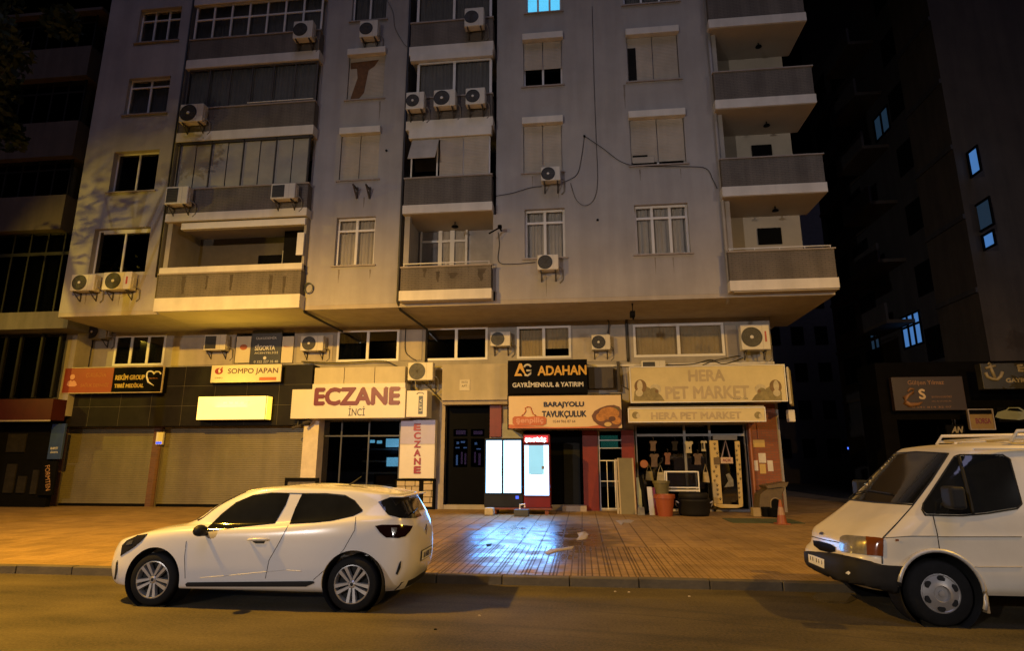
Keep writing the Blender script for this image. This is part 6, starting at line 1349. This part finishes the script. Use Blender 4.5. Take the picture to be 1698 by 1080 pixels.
# pet shop door with paw print frame
DF = pm('cream_door_frame', (.50, .38, .17), .55, var=.08, scale=4); PW = pm('paw_print_ink', (.07, .045, .02), .6)
YD = YG - .3; t = empty('pet_shop_door', (F(1205, 835, YD)[0], YD, .15), 'cream pet shop door decorated with dark paw prints', 'door')
def fpoly(pts, y0, y1, name, mat, par): return MB().prism([F(a, b_, YD) for a, b_ in pts], y0, y1).build(name, mat, par, bevel=.01)
fr1 = fpoly([(1176, 731), (1190, 731), (1198, 836), (1183, 836)], YD - .05, YD + .05, 'frame_post', DF, t); fr2 = fpoly([(1218, 732), (1226, 732), (1232, 838), (1225, 838)], YD - .05, YD + .05, 'frame_post', DF, t)
fpoly([(1183, 836), (1232, 838), (1231, 841), (1222, 843), (1195, 843), (1185, 840)], YD - .06, YD + .06, 'bottom_rail', DF, t); fpoly([(1182, 722), (1222, 722), (1222, 730), (1182, 730)], YD - .04, YD + .04, 'top_rail', wp, t); q = rect(1190, 731, 1226, 838, YD); B('pane', GLD, t, q[0], q[1], YD + .0, YD + .008, .25, q[3])
rr = random.Random(12)
def paw(cx, cy, s, par):
    m = MB()
    for dx, dy, r_ in ((0, .35, 1), (-1, -.5, .45), (-.35, -1.1, .45), (.35, -1.1, .45), (1, -.5, .45)):
        c = F(cx + dx * s, cy + dy * s, YD - .052); rad = (F(cx + s * r_ * .8, cy, YD)[0] - F(cx, cy, YD)[0]); m.prism([(c[0] + rad * cos(2 * pi * k / 8), c[1] + rad * sin(2 * pi * k / 8)) for k in range(8)], YD - .058, YD - .049)
    return m.build('paw_print', PW, par)
for k in range(13): y = 737 + k * 7.6; paw(1178 + (y - 731) * .067 + rr.choice((2.5, 6.5, 10)), y, 1.7, fr1)
for k in range(12): y = 740 + k * 7.8; paw(1219.5 + (y - 731) * .06 + rr.choice((1, 4.5)), y, 1.5, fr2)
q = rect(1184, 759, 1194, 771, YD - .07); B('dark_plaque', pm('brown_plaque', (.12, .08, .04), .6), fr1, q[0], q[1], YD - .08, YD - .052, q[2], q[3])
q = rect(1195, 759, 1215, 769, YD - .1); t = empty('door_sign', ((q[0] + q[1]) / 2, YD - .1, q[2]), 'small pinkish sign hanging by a lilac strap on the pet shop door', 'sign'); B('board', pm('pinkish_board', (.50, .36, .30), .6), t, q[0], q[1], YD - .12, YD - .09, q[2], q[3]); text('AÇIK', q[0] + .06, q[1] - .06, q[2] + .04, q[3] - .05, YD - .12, MAROON, t, bold=.02)
c = F(1203, 731, YD - .1); MB().tube([(q[0] + .04, YD - .1, q[3]), (c[0], YD - .1, c[1]), (q[1] - .08, YD - .1, q[3])], .025, 6).build('strap', pm('lilac_strap', (.22, .18, .30), .7), t)
q = rect(1200, 785, 1216, 809, YD - .12); t = MB().prism([(q[0], q[2]), (q[1], q[2] + .03), (q[1], q[2] + .25), (q[0] + .2, q[3]), (q[0] + .08, q[3] - .05), (q[0] + .15, q[2] + .2)], YD - .14, YD - .06).build('hanging_toy', pm('grey_toy', (.18, .17, .15), .8, var=.4, scale=12), bevel=.02); tag(t, 'greyish pet toy hanging low inside the door frame', 'toy')
# green mat, pet house, pots, cone
gx0, gy0 = G(1215, 868); gx1, gy1 = G(1288, 856); tag(MB().box(gx0, gx1, gy0, min(gy1, gy0 + 1.3), .121, .135).build('door_mat', pm('green_mat', (.06, .075, .025), .95, var=.3, scale=20, bump=.5)), 'dull green mat on the pavement before the pet shop door', 'mat')
YC = 20.2; q = rect(1256, 808, 1303, 852, YC); t = empty('pet_house', ((q[0] + q[1]) / 2, YC + .4, .12), 'brownish pet house with a round black entrance at the shop corner', 'pet house')
HB = pm('pet_house_shell', (.11, .075, .035), .6, var=.35, scale=5); xm = (q[0] + q[1]) / 2
MB().prism([(q[0], .13), (q[1] - .1, .13), (q[1] - .08, .75), (q[1] + .02, .95), (xm + .25, q[3]), (xm - .05, q[3] - .03), (q[0] + .1, .75)], YC, YC + .7).build('shell', HB, t, bevel=.03); MB().prism([(q[1] + .05, .98), (q[1] + .12, 1.12), (xm + .2, q[3] + .09), (xm - .15, q[3] + .03), (xm - .1, q[3] - .06), (xm + .25, q[3] - .01)], YC - .06, YC + .78).build('roof', HB, t, bevel=.01)
c = F(1286, 836, YC); MB().prism([(c[0] - .14, .2)] + [(c[0] + .14 * cos(a), c[1] + .16 * sin(a)) for a in [pi - pi * k / 10 for k in range(11)]] + [(c[0] + .14, .2)], YC - .01, YC + .02).build('entrance', BLACK, t); MB().tube([(c[0] - .15, YC - .01, .2)] + [(c[0] + .15 * cos(a), YC - .01, c[1] + .17 * sin(a)) for a in [pi - pi * k / 10 for k in range(11)]] + [(c[0] + .15, YC - .01, .2)], .02, 6).build('entrance_rim', pm('rim_brown', (.2, .15, .08), .5), t)
simple('cardboard_box', (1249, 843, 1262, 855), YC - .5, .3, pm('box_card', (.32, .24, .12), .8), 'small cream box left of the black pots by the pet house', 'box')
pot(1270, YC - .5, BLACK, 'left of two small black pots by the pet house', .13, .1, .28); pot(1283, YC - .6, BLACK, 'right of two small black pots, before the pet house entrance', .17, .13, .26)
cx_, cy_ = G(1297, 870); t = empty('traffic_cone', (cx_, cy_, .12), 'orange traffic cone with a pale band at the dark corner', 'cone'); CO = pm('cone_orange', (.26, .065, .018), .5, var=.15, scale=8)
MB().lathe([(.13, .03), (.095, .24)], (cx_, cy_, .12), 'z', 24).lathe([(.062, .44), (.028, .62), (.02, .63), (0, .63)], (cx_, cy_, .12), 'z', 24).build('cone_body', CO, t, smooth=True); MB().lathe([(.095, .24), (.062, .44)], (cx_, cy_, .12), 'z', 24).build('pale_band', pm('cone_band', (.34, .2, .12), .5), t, smooth=True); MB().box(cx_ - .17, cx_ + .17, cy_ - .17, cy_ + .17, .12, .15).build('base', CO, t, bevel=.01)
# black planter behind the car and litter on the wet tiles
q = rect(472, 793, 527, 806, 17.5); t = empty('black_bench', ((q[0] + q[1]) / 2, 17.7, .12), 'low black board stand behind the roof of the white car', 'stand'); MB().box(q[0], q[1], 17.5, 17.6, q[3] - .1, q[3]).box(q[0], q[0] + .08, 17.502, 17.598, .12, q[3] - .1).box(q[1] - .08, q[1], 17.502, 17.598, .12, q[3] - .1).build('frame', BLACK, t)
B('board', pm('board_dull', (.10, .09, .08), .6, var=.5, scale=9), t, q[0] + .08, q[1] - .08, 17.53, 17.56, .4, q[3] - .1)
def litter(pts, label, mat, z=.125, name='litter'):
    P = [G(a, b_, z) for a, b_ in pts]; rr_ = random.Random(len(label)); n = len(P); cxx, cyy = sum(p[0] for p in P) / n, sum(p[1] for p in P) / n
    vs = [(x, y, z) for x, y in P] + [(cxx, cyy, z + .012)] + [((x + cxx) / 2, (y + cyy) / 2, z + rr_.uniform(.004, .016)) for x, y in P]; fs = []
    for k in range(n): j = (k + 1) % n; fs += [(k, j, n + 1 + j, n + 1 + k), (n + 1 + k, n + 1 + j, n)]
    return tag(MB().add(vs, fs).build(name, mat), label, 'litter', 'litter on the wet pavement')
LW = pm('wet_paper', (.30, .27, .24), .6)
litter([(957, 884), (970, 882), (976, 887), (972, 895), (955, 897), (960, 890)], 'crumpled pale paper piece on the wet tiles, farther one', LW); litter([(903, 917), (912, 911), (935, 909), (952, 906), (949, 911), (925, 915), (908, 920)], 'long pale cardboard strip on the wet tiles', LW)
litter([(1020, 864), (1042, 862), (1052, 864), (1046, 868), (1034, 868), (1030, 872), (1025, 867)], 'white scrap at the foot of the olive board', LW); litter([(806, 903), (816, 902), (814, 906), (807, 907)], 'tiny dark leaf on the wet tiles near the kerb', BLACK)
for k, (a, b_, lb) in enumerate(((1020, 982, 'left of two small pale pebbles in the gutter'), (1043, 983, 'right of two small pale pebbles in the gutter'), (795, 1022, 'pale scrap on the asphalt right of the car'), (1143, 990, 'pale speck in the gutter halfway to the van'), (722, 1045, 'dark scrap on the asphalt near the bottom edge'))):
    x, y = G(a, b_, .0); tag(MB().lathe([(0, 0), (.02, 0), (.014, .009), (0, .012)], (x, y, .0), 'z', 7).build('pebble', SILL if k != 4 else BLACK), lb, 'pebble')
P = [G(a, b_, .006) for a, b_ in ((1346, 990), (1356, 984), (1385, 982), (1410, 985), (1422, 993), (1405, 1001), (1375, 1000), (1355, 997))]
o = MB().prism([(x, y) for x, y in P], .002, .005, axis='z').build('puddle', pm('puddle_water', (.10, .085, .06), .08, var=.3)); o['kind'] = 'structure'
